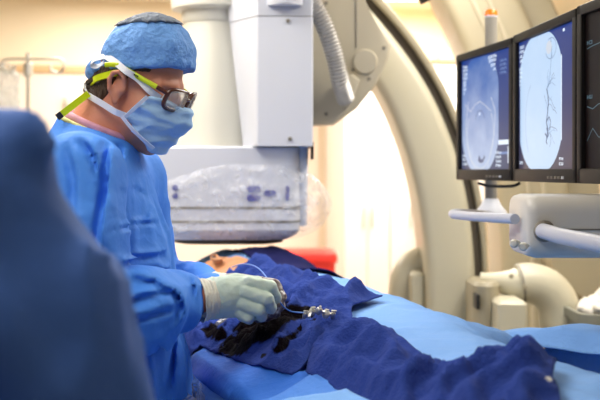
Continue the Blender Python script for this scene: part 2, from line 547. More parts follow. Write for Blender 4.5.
inn = [(240, -70), (312, 0), (352, 50), (382, 95), (402, 140), (415, 185), (422, 225), (426, 265), (427, 310), (427, 350)]
mid = [(255, -110), (352, -12), (396, 38), (428, 85), (450, 132), (464, 178), (472, 220), (476, 262), (477, 308), (477, 350)]
dk1 = [(258, -116), (356, -18), (402, 33), (435, 82), (457, 130), (471, 177), (479, 220), (483, 262), (484, 308), (484, 350)]
out = [(262, -124), (361, -25), (408, 28), (441, 78), (463, 128), (477, 176), (485, 219), (488, 262), (489, 308), (489, 350)]
band('arm_shell', inn, mid, Yc, Yc + 0.30, M_cream, arm, rb_=0.035)
band('track_groove', [(x - 4, y + 1) for x, y in mid], [(x + 2, y) for x, y in dk1], Yc + 0.035, Yc + 0.26, M_rubber, arm, rb_=0.01)
band('track_rim', dk1, out, Yc + 0.01, Yc + 0.29, M_cream2, arm, rb_=0.008)

# fan-shaped side plate with round cap and screws
Yf = 3.18
poly = [(306, -30), (352, -30), (372, 15), (391, 44), (388, 60), (375, 86), (357, 108), (334, 124), (306, 125)]
pl = prism('side_plate', [P(x, y, Yf) for x, y in poly], (0, 0.12, 0), M_plate, arm, bevel=0.008)
c = P(365, 62, Yf)
lathe('round_cap', [(0.040, 0), (0.040, 0.006), (0.036, 0.010), (0, 0.011)], c, M_plate, pl, axis=(0, -1, 0))
for x, y in ((326, 3), (384, 48), (326, 114), (353, 70), (369, 79)):
    lathe('screw', [(0.006, 0), (0.006, 0.003), (0, 0.004)], P(x, y, Yf), M_seam, pl, axis=(0, -1, 0), seg=16)
tube('seam', [P(356, -10, Yf - 0.001), P(356, 48, Yf - 0.001)], 0.0025, M_seam, pl, seg=8)
prism('hose_socket', [P(x, y, Yf - 0.045) for x, y in ((336, 82), (352, 74), (360, 80), (353, 100), (346, 109), (338, 100))], (0, 0.05, 0), M_plate, arm, bevel=0.005)
hp = spline([P(296, -22, 3.02), P(312, 2, 3.04), (P(325, 28, 3.06)), P(334, 55, 3.08), P(340, 80, 3.1), P(346, 100, 3.15)], 40)
tube('hose', hp, [0.0265 + 0.0025 * math.sin(i * 2 * math.pi / 5.0) for i in range(len(hp))], M_hose, arm, seg=24)

# detector tower: tapered column, collar, lift housing
tower_c = P(212, 100, 3.12)
zt_ = lambda y, Y=3.02: P(0, y, Y).z
lathe('column', [(0.118, zt_(150)), (0.112, zt_(106)), (0.111, zt_(104)), (0.086, zt_(22)), (0.0855, zt_(19))], (tower_c.x, 3.12, 0), M_white, arm, seg=64)
lathe('column_collar', [(0.088, zt_(19.4)), (0.093, zt_(17)), (0.095, zt_(8)), (0.11, zt_(6.5)), (0.125, zt_(5)), (0.128, zt_(-4)), (0.128, zt_(-40)), (0.1, zt_(-90))], (tower_c.x, 3.12, 0), M_white, arm, seg=64)
def tower_ring(y, xl):
    f0 = P(258, y, 2.90); f1 = P(313, y, 2.90); l0 = P(xl, y, 3.03)
    z = P(0, y, 2.90).z
    return [(f0.x, 2.90, z), (f1.x - 0.004, 2.90, z), (f1.x, 2.905, z), (f1.x, 3.26, z), (l0.x + 0.03, 3.26, z), (l0.x, 3.22, z), (l0.x, 3.03, z), (f0.x - 0.006, 2.905, z)]
loft('lift_housing', [tower_ring(146, 243), tower_ring(144.6, 243), tower_ring(16.5, 229.5)], M_grey, arm, deg=20)
loft('lift_seam', [[(x * 1.0, y + 0.003, z) for x, y, z in tower_ring(17, 230.5)], [(x, y + 0.003, z) for x, y, z in tower_ring(15, 230.5)]], M_seam, arm)
loft('lift_top', [tower_ring(15.6, 229), tower_ring(-60, 226)], M_grey, arm, deg=20)
lathe('top_boss', [(0.05, zt_(5, 2.88)), (0.052, zt_(2, 2.88)), (0.052, zt_(-30, 2.88))], (P(285, 0, 2.9).x, 2.905, 0), M_grey, arm)
for x, y in ((288, 21), (290, 139)):
    lathe('screw', [(0.006, 0), (0.006, 0.003), (0, 0.004)], P(x, y, 2.898), M_seam, arm, axis=(0, -1, 0), seg=16)
# flat-panel detector housing
Yd = 2.93
def det(y, x0, x1, Yn, r=0.05):
    a = P(x0, y, Yn); b = P(x1, y, Yn)
    return rrect((a.x + b.x) / 2, Yn + 0.23, a.z, (b.x - a.x) / 2, 0.23, r, 8)
dh = loft('detector_housing', [det(146, 148, 297, Yd + 0.02), det(148, 147, 299, Yd), det(230, 147, 300, Yd), det(235, 150, 297, Yd + 0.012), det(240, 160, 287, Yd + 0.04)], M_grey, arm, deg=30)
loft('detector_end', [det(145, 298, 308.5, Yd + 0.05, 0.012), det(226, 298, 307, Yd + 0.05, 0.012)], M_grey, dh)
loft('detector_face', [det(239, 168, 284, Yd + 0.05), det(243, 172, 282, Yd + 0.055), det(244.5, 180, 272, Yd + 0.07)], M_rubber, dh)
for y in (208, 222):
    loft('groove', [det(y - 1.3, 146.7, 300.3, Yd - 0.001), det(y + 1.3, 146.7, 300.3, Yd - 0.001)], M_seam, dh)
def pill(name, px, py, w, h, Y, parent):
    c = P(px, py, Y); w *= Y / FPX / 2; h *= Y / FPX / 2; r = min(w, h)
    pts = []
    for k in range(24):
        a = 2 * math.pi * k / 24
        pts.append((c.x + math.copysign(max(0, w - r), math.cos(a)) + r * math.cos(a), Y, c.z + math.copysign(max(0, h - r), math.sin(a)) + r * math.sin(a)))
    return prism(name, pts, (0, 0.01, 0), M_blue_btn, parent, bevel=0.001, seg=1)
for (x, y, w, h) in ((253.5, 189, 14, 6.5), (253.5, 198, 14, 6.5), (270, 193.5, 12.5, 6.5), (287.5, 193, 4, 15), (175, 188, 6, 6), (175, 196, 6, 6)):
    pill('button', x, y, w, h, Yd - 0.004, dh)
box('dark_edge', P(312, 151, 3.02), (0.008, 0.2, 0.05), M_dark, arm)

# clear sterile cover bagged around the detector
def cover():
    rings = []
    nu = 132
    for k in range(34):
        t = k / 33
        ring = []
        for j in range(nu):
            a = 2 * math.pi * j / nu
            ca, sa = math.cos(a), math.sin(a)
            x0 = -0.228 + math.copysign(abs(ca) ** 0.42, ca) * 0.245
            y0 = Yd + 0.23 + math.copysign(abs(sa) ** 0.42, sa) * 0.252
            right = max(0, ca) ** 2
            swell = math.sin(math.pi * min(1, t * 1.05)) ** 0.7
            x0 += right * 0.078 * swell
            topy = 172 - 9 * math.sin(max(0, min(1, (x0 + 0.36) / 0.24)) * math.pi / 2) + (14 * max(0, (-0.30 - x0) / 0.15)) + 7 * right
            z = P(0, 240, Yd).z + (P(0, topy, Yd).z - P(0, 240, Yd).z) * t
            p = np.array([x0, y0, z])
            d = 0.012 * noise(p * 9.0) + 0.010 * ridged(p * 16 + 5) * (0.3 + t)
            n = Vector((ca, sa, 0))
            if t > 0.9: d -= (t - 0.9) * 0.10
            zz = z + (0.010 * noise(np.array([x0 * 26, y0 * 26, 3.3])) * t)
            if t < 0.12: n = n * 0.4; d -= (0.12 - t) * 0.5
            ring.append((x0 + n.x * d, y0 + n.y * d, zz))
        rings.append(ring)
    return rings
pc = loft('sterile_cover', cover(), M_film, None, cap=False, deg=80)
tag(pc, 'crumpled clear plastic cover bagged around the lower detector housing', 'plastic cover')
tag(arm)

# ------------------------------------------------------------------ floor stand of the arm, with its elbow duct
st = thing('arm_stand', 'cream floor stand with a fat elbow duct at the foot of the imaging arm', 'stand', (0.62, 3.4, 0))
Ye = 3.30
ep = spline([P(518, 284, Ye), P(530, 283, Ye), P(546, 289, Ye), P(557, 303, Ye), P(561, 322, Ye), P(561, 335, Ye)], 10)
tube('elbow_duct', ep, [0.064 + 0.004 * min(1, i / 20) for i in range(len(ep))], M_cream, st, seg=40)
lathe('duct_collar', [(0.052, -0.5), (0.052, -0.05), (0.05, 0)], P(561, 330, Ye), M_rubber, st)
tube('shoulder_neck', spline([P(480, 279, Ye + .02), P(494, 281, Ye + .01), P(508, 283, Ye), P(520, 284, Ye)], 8), [0.022 + 0.04 * (i / 24) ** 1.6 for i in range(25)], M_cream, st, seg=32)
tube('duct_ring', [P(519.0, 284, Ye), P(521.0, 283.7, Ye)], 0.066, M_seam, st, seg=40)
for x, y in ((511, 276), (525, 287)):
    lathe('bolt', [(0.008, 0), (0.008, 0.004), (0, 0.006)], P(x, y, Ye - 0.064), M_cream2, st, axis=(0, -1, 0), seg=16)
def block(name, x0, y0, x1, y1, Y, d, m, r=0.025):
    a = P(x0, y0, Y); b = P(x1, y1, Y)
    cx = (a.x + b.x) / 2; hx = abs(b.x - a.x) / 2
    return loft(name, [rrect(cx, Y + d / 2, b.z, hx, d / 2, r), rrect(cx, Y + d / 2, a.z - 0.012, hx, d / 2, r), rrect(cx, Y + d / 2, a.z, hx - 0.012, d / 2 - 0.012, r * 0.6)], m, st)
block('pivot_block', 475, 283, 502, 340, 3.22, 0.22, M_cream2, 0.05)
block('cable_box', 498, 301, 528, 345, 3.12, 0.18, M_cream, 0.012)
box('pivot_slit', P(475.5, 300, 3.25), (0.012, 0.1, 0.05), M_dark, st, bevel=0.004)
lathe('base_dome', [(0.36, 0.0), (0.36, 0.72), (0.33, 0.80), (0.25, 0.87), (0.12, 0.925), (0, 0.935)], (P(462, 300, 3.6).x, 3.62, 0), M_cream, st)
tube('rear_shoulder', spline([P(404, 345, 3.62), P(403, 300, 3.62), P(407, 275, 3.62), P(420, 262, 3.64), P(440, 262, 3.68)], 8), [0.055] * 33, M_cream, st, seg=32)
block('rear_box', 411, 272, 425, 330, 3.5, 0.1, M_cream, 0.012)
loft('floor_plate', [rrect(0.62, 3.55, z, h, h * 0.8, 0.08) for z, h in ((0, 0.5), (0.05, 0.5), (0.07, 0.47))], M_cream2, st)

# ------------------------------------------------------------------ second imaging arm behind the monitors
a2 = thing('second_imaging_arm', 'second curved beige imaging arm standing behind the monitors', 'imaging arm', (1.0, 4.4, 0))
Y2 = 4.2
i2 = [(360, -160), (410, -65), (443, 0), (465, 50), (485, 110), (497, 180), (502, 250), (503, 330), (503, 420)]
o2 = [(440, -180), (488, -72), (521, -4), (541, 42), (560, 105), (570, 178), (574, 250), (574, 330), (574, 420)]
band('arm_shell', i2, o2, Y2, Y2 + 0.35, M_cream2, a2, rb_=0.04)
i3 = [(x - 6, y) for x, y in o2]
o3 = [(x + 30, y) for x, y in o2]
band('track_rim', i3, o3, Y2 + 0.10, Y2 + 0.33, M_cream2, a2, rb_=0.02)
for dx in (28, 44):
    band('face_rib', [(x + dx, y) for x, y in i2], [(x + dx + 4, y) for x, y in i2], Y2 - 0.012, Y2 + 0.05, M_plate, a2, rb_=0.004)
bd = P(600, 250, 4.05)
lathe('pivot_drum', [(0.20, -0.3), (0.215, -0.02), (0.20, 0), (0, 0.004)], bd, M_cream2, a2, axis=(0, -1, 0), seg=64)
loft('floor_base', [rrect(1.1, 4.45, z, h, h * 0.6, 0.08) for z, h in ((0, 0.42), (0.3, 0.40), (0.5, 0.3))], M_cream2, a2)

# ------------------------------------------------------------------ monitors on their boom
H = 0.36
mon_pts = [(457.2, 55, 179.5, 8.05 * H), (513, 37.5, 181.5, 6.94 * H), (513.8, 36.5, 181.5, 6.88 * H), (577.3, 6.8, 182.5, 5.71 * H)]
A = P(457.2, 171, 2.895); B = P(513.2, 171, 2.50)
Cc = P(514.0, 171, 2.475); D = P(577.4, 171, 2.053)
E = P(578.0, 171, 2.035); dE = Vector((0.055, -0.40, 0)).normalized() * (D - Cc).length
F = E + dE
zb = EYE - 9.6 * 2.4 / FPX - 0.002; 
M_scr1 = None
def screen_material(name, c0, c1, bg, seed, kind):
    """An X-ray picture glowing on a display: grey-blue tissue noise, soft pelvis outline, lit by the display itself."""
    m = bpy.data.materials.new(name); m.use_nodes = True
    nt = m.node_tree; b = nt.nodes['Principled BSDF']
    b.inputs['Base Color'].default_value = (0.01, 0.012, 0.02, 1); b.inputs['Roughness'].default_value = 0.3; b.inputs['Specular IOR Level'].default_value = 0.15
    tc = nt.nodes.new('ShaderNodeTexCoord')
    def add(t, **kw):
        n = nt.nodes.new(t)
        for k, v in kw.items(): n.inputs[k].default_value = v
        return n
    sep = add('ShaderNodeSeparateXYZ'); nt.links.new(tc.outputs['UV'], sep.inputs[0])
    n = add('ShaderNodeTexNoise', Scale=5.0 + seed, Detail=4.0); nt.links.new(tc.outputs['UV'], n.inputs['Vector'])
    ramp = add('ShaderNodeValToRGB')
    if kind == 'body':
        el = ramp.color_ramp.elements
        el[0].position = 0.0; el[0].color = lin(*c0)
        el[1].position = 1.0; el[1].color = lin(*c1)
        # brighter towards the bottom of the picture, as in the radiograph itself
        ma = nt.nodes.new('ShaderNodeMath'); ma.operation = 'MULTIPLY_ADD'
        nt.links.new(n.outputs['Fac'], ma.inputs[0]); ma.inputs[1].default_value = 0.65 if seed < 2 else 0.22
        ms = nt.nodes.new('ShaderNodeMath'); ms.operation = 'MULTIPLY_ADD'
        nt.links.new(sep.outputs['Y'], ms.inputs[0]); ms.inputs[1].default_value = -0.92 if seed < 2 else -0.12
        ms.inputs[2].default_value = 0.60 if seed < 2 else 0.72
        nt.links.new(ms.outputs[0], ma.inputs[2])
        nt.links.new(ma.outputs[0], ramp.inputs[0])
    else:
        ramp.color_ramp.elements[0].position = 0.0; ramp.color_ramp.elements[0].color = lin(*c0)
        ramp.color_ramp.elements[1].position = 1.0; ramp.color_ramp.elements[1].color = lin(*c1)
        nt.links.new(sep.outputs['Y'], ramp.inputs[0])
    nt.links.new(ramp.outputs[0], b.inputs['Emission Color'])
    b.inputs['Emission Strength'].default_value = 0.85
    return m
def lit(name, rgb, s=0.85):
    return mat(name, (8, 8, 10), 0.4, emit=rgb, estr=s)
M_bg1 = screen_material('display_background', (78, 84, 112), (18, 58, 140), None, 0, 'bg')
M_bg2 = screen_material('display_background_dim', (72, 66, 82), (24, 54, 132), None, 0, 'bg')
M_body1 = screen_material('radiograph', (40, 96, 178), (196, 212, 238), None, 0, 'body')
M_body2 = screen_material('angiogram', (146, 190, 236), (208, 230, 255), None, 3, 'body')
M_txt = lit('display_text', (225, 240, 255), 0.95)
M_txt2 = lit('display_text_dim', (120, 150, 205), 0.8)
M_line_l = lit('radiograph_line', (226, 236, 252), 0.7)
M_line_d = lit('radiograph_shadow', (96, 112, 158), 0.6)
M_vessel = lit('vessel_line', (70, 92, 140), 0.75)
M_vessel_f = lit('vessel_faint', (138, 172, 216), 0.7)
M_black_scr = mat('dark_display', (22, 15, 17), 0.35, spec=0.12)
M_trace = lit('monitor_trace', (90, 130, 150), 0.5)

def monitor(p0, p1, label, content):
    ax = (p1 - p0); w = ax.length; ax.normalize()
    nor = Vector((ax.y, -ax.x, 0)).normalized()                 # out of the screen
    if nor.dot(Vector((-p0.x, -p0.y, 0))) < 0: nor = -nor
    up = Vector((0, 0, 1))
    z0 = EYE - 8.7 * 2.9 / FPX                                   # lower edge of the housing
    rot = Matrix((ax, -nor, up)).transposed()
    ctr = (p0 + p1) / 2; ctr.z = z0 + H / 2
    t = thing('monitor', label, 'monitor', (ctr - nor * 0.03), 'monitors in a row on the boom')
    hs = bmesh.new(); add_box(hs, ctr - nor * 0.035, (w - 0.002, 0.05, H), rot, 0.006)
    add_box(hs, ctr - nor * 0.072, (w * 0.7, 0.04, H * 0.7), rot, 0.012)
    hs = sharp(bm_obj('housing', hs, M_bezel, t), 40)
    bw, bb = 0.021, 0.030                                         # bezel widths
    fr = bmesh.new()
    for (cx, cz, sx, sz) in ((0, H / 2 - bw / 2, w - 0.002, bw), (0, -H / 2 + bb / 2, w - 0.002, bb), (-w / 2 + bw / 2 + .001, 0, bw, H), (w / 2 - bw / 2 - .001, 0, bw, H)):
        add_box(fr, ctr + ax * cx + up * cz - nor * 0.004, (sx, 0.016, sz), rot, 0.003)
    sharp(bm_obj('bezel', fr, M_bezel, t), 40)
    for k in range(5):
        c = ctr + ax * (w / 2 - 0.16 + 0.022 * k) + up * (-H / 2 + 0.011) + nor * 0.005
        box('button', c, (0.010, 0.004, 0.006), M_seam if k < 4 else M_grey, t, rot=rot, bevel=0.001)
    sw, sh = w - 2 * bw, H - bw - bb
    so = ctr + up * ((bb - bw) / 2) - nor * 0.006
    def S(u, v, d=0.0):                                          # point on the screen, u, v in 0..1 from its lower left
        return so + ax * ((u - 0.5) * sw) + up * ((v - 0.5) * sh) + nor * d
    def flat(name, poly, m, parent, d):
        bm = bmesh.new()
        uvl = bm.loops.layers.uv.new('UVMap')
        f = bm.faces.new([bm.verts.new(S(u, v, d)) for u, v in poly])
        for l, (u, v) in zip(f.loops, poly): l[uvl].uv = (u, v)
        me = bpy.data.meshes.new(name); bm.to_mesh(me); bm.free()
        return link_mesh(name, me, m, parent, False)
    def marks(name, polys, m, parent, d):
        bm = bmesh.new()
        for poly in polys:
            f = bm.faces.new([bm.verts.new(S(u, v, d)) for u, v in poly])
        me = bpy.data.meshes.new(name); bm.to_mesh(me); bm.free()
        return link_mesh(name, me, m, parent, False)
    def strokes(pts, wd):
        """A thin line on the screen as a strip of quads."""
        P2 = [Vector((u, v)) for u, v in pts]; out = []
        for a, b in zip(P2, P2[1:]):
            d = (b - a)
            if d.length < 1e-6: continue
            n = Vector((-d.y, d.x)).normalized() * wd / 2
            out.append([tuple(a - n), tuple(b - n), tuple(b + n), tuple(a + n)])
        return out
    def arc(cx, cy, rx, ry, a0, a1, n=40):
        return [(cx + rx * math.cos(math.radians(a0 + (a1 - a0) * i / n)), cy + ry * math.sin(math.radians(a0 + (a1 - a0) * i / n))) for i in range(n + 1)]
    content(t, flat, marks, strokes, arc)
    return t

R_ = random.Random(3)
def glyphs(x0, y0, n, cw, ch, rng=R_):
    """A few blocky illegible characters in a row."""
    out = []
    for k in range(n):
        x = x0 + k * cw * 1.15
        for (a, b, c, d) in rng.sample([(0, 0, .3, 1), (0, .75, 1, 1), (0, 0, 1, .25), (.7, 0, 1, 1), (0, .4, 1, .6)], 3):
            out.append([(x + a * cw, y0 + b * ch), (x + c * cw, y0 + b * ch), (x + c * cw, y0 + d * ch), (x + a * cw, y0 + d * ch)])
    return out
def OCT(x0, x1, y0, y1, cx, cy):
    """Outline of a radiograph: a rectangle whose corners are cut by the round image field."""
    out = []
    for (px_, py_, a0, sx, sy) in ((x1 - cx, y1 - cy, 0, 1, 1), (x0 + cx, y1 - cy, 90, 1, 1), (x0 + cx, y0 + cy, 180, 1, 1), (x1 - cx, y0 + cy, 270, 1, 1)):
        for k in range(7):
            a = math.radians(a0 + 15 * k)
            e = 1.35
            out.append((px_ + cx * math.copysign(abs(math.cos(a)) ** e, math.cos(a)), py_ + cy * math.copysign(abs(math.sin(a)) ** e, math.sin(a))))
    return out

def letter(marks, polys, m, scr):
    """Lettering on a display, one mesh per block of text."""
    groups = []
    for q in polys:
        x, y = q[0]
        for gr_ in groups:
            if any(abs(x - a[0][0]) < 0.10 and abs(y - a[0][1]) < 0.06 for a in gr_): gr_.append(q); break
        else: groups.append([q])
    for gr_ in groups: marks('lettering', gr_, m, scr, 0.0012)

def content1(t, flat, marks, strokes, arc):
    scr = flat('screen', [(0, 0), (1, 0), (1, 1), (0, 1)], M_bg1, t, 0.0)
    flat('radiograph', OCT(0.02, 0.76, 0.0, 0.99, 0.20, 0.26), M_body1, scr, 0.0006)
    ln = strokes(arc(.40, .31, .27, .30, 150, 395, 50), .008) + strokes(arc(.40, .36, .30, .36, 160, 290), .006) + strokes([(.62, .62), (.70, .50), (.68, .30), (.60, .12), (.55, .02)], .010) + strokes([(.16, .62), (.10, .42), (.15, .22), (.24, .05)], .010)
    ln += strokes([(.08, .60), (.20, .52), (.30, .58), (.40, .60), (.50, .56), (.62, .50)], .007)
    marks('outline', ln, M_line_l, scr, 0.0010)
    marks('shadow', strokes(arc(.40, .40, .10, .12, 20, 160), .006), M_line_d, scr, 0.0010)
    marks('notch', [[(.36, .075), (.40, .055), (.46, .06), (.50, .10), (.49, .125), (.46, .09), (.42, .088), (.38, .125)]], M_line_d, scr, 0.0010)
    marks('marker', [[(.385, .475), (.405, .475), (.405, .505), (.385, .505)]], M_txt, scr, 0.0014)
    g = []
    for k in range(5): g += glyphs(.035, .93 - .035 * k, 3 - k // 4, .030, .024)
    for k in range(3): g += glyphs(.04, .76 - .035 * k, 2 - k // 2, .030, .024)
    for k in range(2): g += glyphs(.56 + .02 * k, .955 - .035 * k, 5 - k, .030, .024)
    g += glyphs(.62, .88, 3, .026, .024) + glyphs(.66, .845, 2, .026, .02) + glyphs(.96, .93, 1, .024, .03)
    g += glyphs(.03, .115, 2, .03, .02) + glyphs(.03, .08, 2, .03, .02) + glyphs(.03, .04, 3, .03, .02)
    for k in range(4): g += glyphs(.71, .13 - .036 * k, 3, .03, .02)
    g += [[(.76, .205), (.97, .205), (.97, .245), (.76, .245)]]
    g += [[(.93, .05), (.945, .05), (.945, .19), (.93, .19)], [(.97, .01), (.985, .01), (.985, .09), (.97, .09)]]
    letter(marks, g, M_txt, scr)
    g2 = []
    for k in range(4): g2 += glyphs(.79, .90 - .034 * k, 4, .026, .018)
    g2 += [[(.77, .125), (.93, .125), (.93, .145), (.77, .145)]]
    letter(marks, g2, M_txt2, scr)

def content2(t, flat, marks, strokes, arc):
    scr = flat('screen', [(0, 0), (1, 0), (1, 1), (0, 1)], M_bg2, t, 0.0)
    flat('angiogram', OCT(0.03, 0.77, 0.0, 0.995, 0.21, 0.22), M_body2, scr, 0.0006)
    marks('blade', strokes(arc(.62, .42, .145, .58, 0, 0.1), .001) + strokes([(.775, .2), (.775, .80)], .012), M_txt, scr, 0.0008)
    r = random.Random(11); ln = []; fn = []
    trunk = [(.62, .88), (.60, .74), (.57, .62), (.53, .585), (.555, .53), (.56, .47), (.545, .40), (.525, .34), (.55, .29), (.53, .22)]
    fn += strokes(trunk[:4], .007); ln += strokes(trunk[3:], .012)
    ln += strokes([(.525, .34), (.57, .38), (.60, .34), (.58, .28)], .009) + strokes([(.53, .30), (.56, .25), (.52, .20), (.54, .18)], .012) + strokes([(.50, .26), (.53, .24)], .012)
    for k in range(16):
        i = r.randrange(3, len(trunk)); x, y = trunk[i]; a = r.uniform(-0.6, 1.4); pts = [(x, y)]
        for j in range(5):
            a += r.uniform(-.6, .6); x += .035 * math.cos(a); y += .03 * math.sin(a)
            if x > .74: break
            pts.append((x, y))
        (ln if k % 3 == 0 else fn).extend(strokes(pts, .0035))
    marks('vessels', ln, M_vessel, scr, 0.0010)
    fn += strokes(arc(.60, .87, .09, .075, 200, 480), .007) + strokes([(.62, .80), (.60, .95)], .01)
    marks('faint_vessels', fn, M_vessel_f, scr, 0.0009)
    marks('faint_outline', strokes(arc(.30, .36, .16, .30, 110, 230), .004), M_vessel_f, scr, 0.0009)
    marks('contrast_pool', [[(.57 + .05 * math.cos(a / 10 * 6.283), .88 + .05 * math.sin(a / 10 * 6.283)) for a in range(10)]], M_line_l, scr, 0.0010)
    g = []
    for k in range(4): g += glyphs(.025, .945 - .035 * k, 3 - k // 2, .026, .022)
    for k in range(5): g += glyphs(.02, .78 - .032 * k, 2 - k // 3, .024, .020)
    g += [[(.80, .955), (.83, .955), (.83, .975), (.80, .975)]] + glyphs(.02, .04, 2, .03, .02) + glyphs(.74, .06, 2, .03, .02) + glyphs(.74, .025, 2, .03, .02)
    letter(marks, g, M_txt, scr)

def content3(t, flat, marks, strokes, arc):
    scr = flat('screen', [(0, 0), (1, 0), (1, 1), (0, 1)], M_black_scr, t, 0.0)
    ln = []
    r = random.Random(5)
    for v, n in ((.76, 12), (.40, 14), (.22, 14)):
        pts = [(.03 + k * .07, v + (r.uniform(-.04, .05))) for k in range(n)]
        ln += strokes(pts, .006)
    ln += glyphs(.03, .80, 2, .03, .025) + glyphs(.03, .45, 2, .03, .025)
    marks('trace', ln, M_trace, scr, 0.001)
monitor(A, B, 'leftmost of the three monitors, showing a dim grey-blue pelvis radiograph', content1)
monitor(Cc, D, 'middle monitor of the row, showing a pale blue angiogram of branching vessels', content2)
monitor(E, F, 'nearly black monitor at the right edge of the photo with faint traces', content3)

bo = thing('monitor_boom', 'grey support boom with a boxy carriage, handrail and amber beacon behind the monitors', 'monitor boom', (0.62, 2.2, 1.35))
pc_ = P(491, 100, 2.86)
pole_x, pole_y = pc_.x, 2.86
tube('pole', [(pole_x, pole_y, P(0, 212, 2.86).z), (pole_x, pole_y, P(0, 16, 2.86).z)], 0.0175, M_pole, bo, seg=28)
bk = lathe('beacon', [(0.0175, P(0, 16.5, 2.86).z), (0.0175, P(0, 11.5, 2.86).z), (0.014, P(0, 10, 2.86).z), (0, P(0, 9.5, 2.86).z)], (pole_x, pole_y, 0), M_orange, bo, seg=28)
lathe('beacon_ring', [(0.0185, P(0, 17.6, 2.86).z), (0.0185, P(0, 16, 2.86).z)], (pole_x, pole_y, 0), M_grey, bk, seg=28)
# bracket that ties the pole to the housings
tube('crossbar', [P(478, 120, 2.90) + Vector((0.06, 0, 0)), Vector((0.60, 2.30, 1.50)), Vector((0.66, 1.9, 1.50))], 0.02, M_grey, bo, seg=16)
tube('cable', spline([P(478, 183, 2.62), P(490, 186, 2.62), P(512, 186, 2.6), P(520, 183, 2.6)], 8), 0.004, M_dark, bo, seg=8)
lathe('pole_flange', [(0.045, 0), (0.045, 0.012), (0.03, 0.03), (0.02, 0.05)], P(491, 216, 2.86), M_grey, bo)
# carriage box
bx = P(556, 227, 1.95)
carr = []
hh = (260 - 196) * 1.95 / FPX / 2
def carriage_ring(x, k):
    zc = EYE - (227.5 - HORIZON) * 1.95 / FPX
    out_ = []
    for (sy, sz, a0) in ((1, 1, 0), (-1, 1, 90), (-1, -1, 180), (1, -1, 270)):
        r = 0.034
        for j in range(6):
            a = math.radians(a0 + 18 * j)
            out_.append((x, 2.05 + (sy * (0.10 - r) + r * math.cos(a)) * k, zc + (sz * (hh - r) + r * math.sin(a)) * k))
    return out_
x0 = P(511, 0, 1.97).x + 0.027
cb = loft('carriage', [carriage_ring(x0 + 0.004, 0.86), carriage_ring(x0 + 0.010, 0.94), carriage_ring(x0 + 0.024, 1.0), carriage_ring(x0 + 0.5, 1.0)], M_boom, bo, deg=50)
loft('drop_column', [rrect(x0 + 0.42, 2.05, z, 0.06, 0.06, 0.02) for z in (EYE - (200 - HORIZON) * 1.95 / FPX - 0.01, CEIL)], M_boom, bo)
zs = EYE - (229.5 - HORIZON) * 1.95 / FPX
box('seam', (x0 + 0.27, 1.9495, zs), (0.47, 0.002, 0.003), M_seam, cb)
for px_, py_ in ((517, 243), (526, 246)):
    k = P(px_, py_, 1.945)
    lathe('knob', [(0.004, -0.01), (0.004, 0.012), (0.0085, 0.013), (0.0085, 0.02), (0.006, 0.023), (0, 0.024)], k, M_white, cb, axis=(-0.5, -0.85, 0), seg=20)
# handrail: runs from the carriage out to a rounded corner and back to the pole flange
tube('handrail', spline([P(515, 219, 2.02), P(480, 217, 2.20), P(462, 215.5, 2.32), P(454, 214.5, 2.38), P(453, 213.5, 2.46), P(458, 213, 2.52), P(476, 213.4, 2.72), P(491, 213.6, 2.84)], 8), 0.0105, M_tubegrey, bo, seg=20)
tube('side_rail', [P(543, 231, 1.93), P(560, 236, 1.83), P(605, 245, 1.66), P(680, 262, 1.45)], 0.0150, M_tubegrey, bo, seg=24)
lathe('rail_socket', [(0.021, 0), (0.021, 0.008), (0.017, 0.012)], P(543.5, 231, 1.945), M_seam, bo, axis=(0.2, -1, 0), seg=28)

# tip of a black ceiling-mounted arm reaching in from above
tp = thing('ceiling_arm_tip', 'black arm tip hanging into the top edge above the white arm', 'handle', tuple(P(421, -40, 3.2)))
hb_ = bmesh.new(); add_box(hb_, P(419.5, -12, 3.2), (0.04, 0.04, 0.10), Matrix.Rotation(math.radians(-28), 3, 'Y'), 0.006)
sharp(bm_obj('grip', hb_, M_dark, tp), 40)
tube('stem', [P(414, -25, 3.2), (P(404, -45, 3.2)), Vector((P(404, 0, 3.2).x, 3.2, CEIL))], 0.012, M_dark, tp, seg=12)

# linen bin with crumpled white towels at the right edge
Yl = 3.0
lb = thing('linen_bin', 'grey-green open bin at the right edge beside the elbow duct', 'bin', (P(632, 330, Yl).x, Yl + 0.18, 0))
cx = P(632, 330, Yl).x
zt2 = P(0, 317, Yl).z
loft('body', [rrect(cx, Yl + 0.18, z, h, h, 0.05) for z, h in ((0.03, 0.115), (zt2 - 0.03, 0.132), (zt2 - 0.03, 0.142), (zt2, 0.142), (zt2, 0.128), (zt2 - 0.12, 0.122))], M_bin, lb)
for sx in (-1, 1):
    for sy in (-1, 1):
        lathe('caster', [(0.02, 0), (0.024, 0.01), (0.02, 0.03)], (cx + sx * 0.08, Yl + 0.18 + sy * 0.08, 0), M_dark, lb, seg=16)
def towel_pile(p):
    q = p - np.array([cx + 0.01, Yl + 0.18, zt2])
    f = ell_sdf(q, (0, 0, 0.0), (0.125, 0.125, 0.062))
    f = smin(f, ell_sdf(q, (0.02, -0.01, 0.045), (0.085, 0.09, 0.04)), 0.02)
    return f
tw = sdf_obj('crumpled_towel', towel_pile, (cx - 0.16, Yl, zt2 - 0.08), (cx + 0.17, Yl + 0.36, zt2 + 0.12), 0.006, M_linen,
             disp=lambda p: 0.016 * ridged(p * 14) + 0.008 * ridged(p * 30))
tag(tw, 'crumpled white towels heaped in the grey-green bin at the right edge', 'towel')
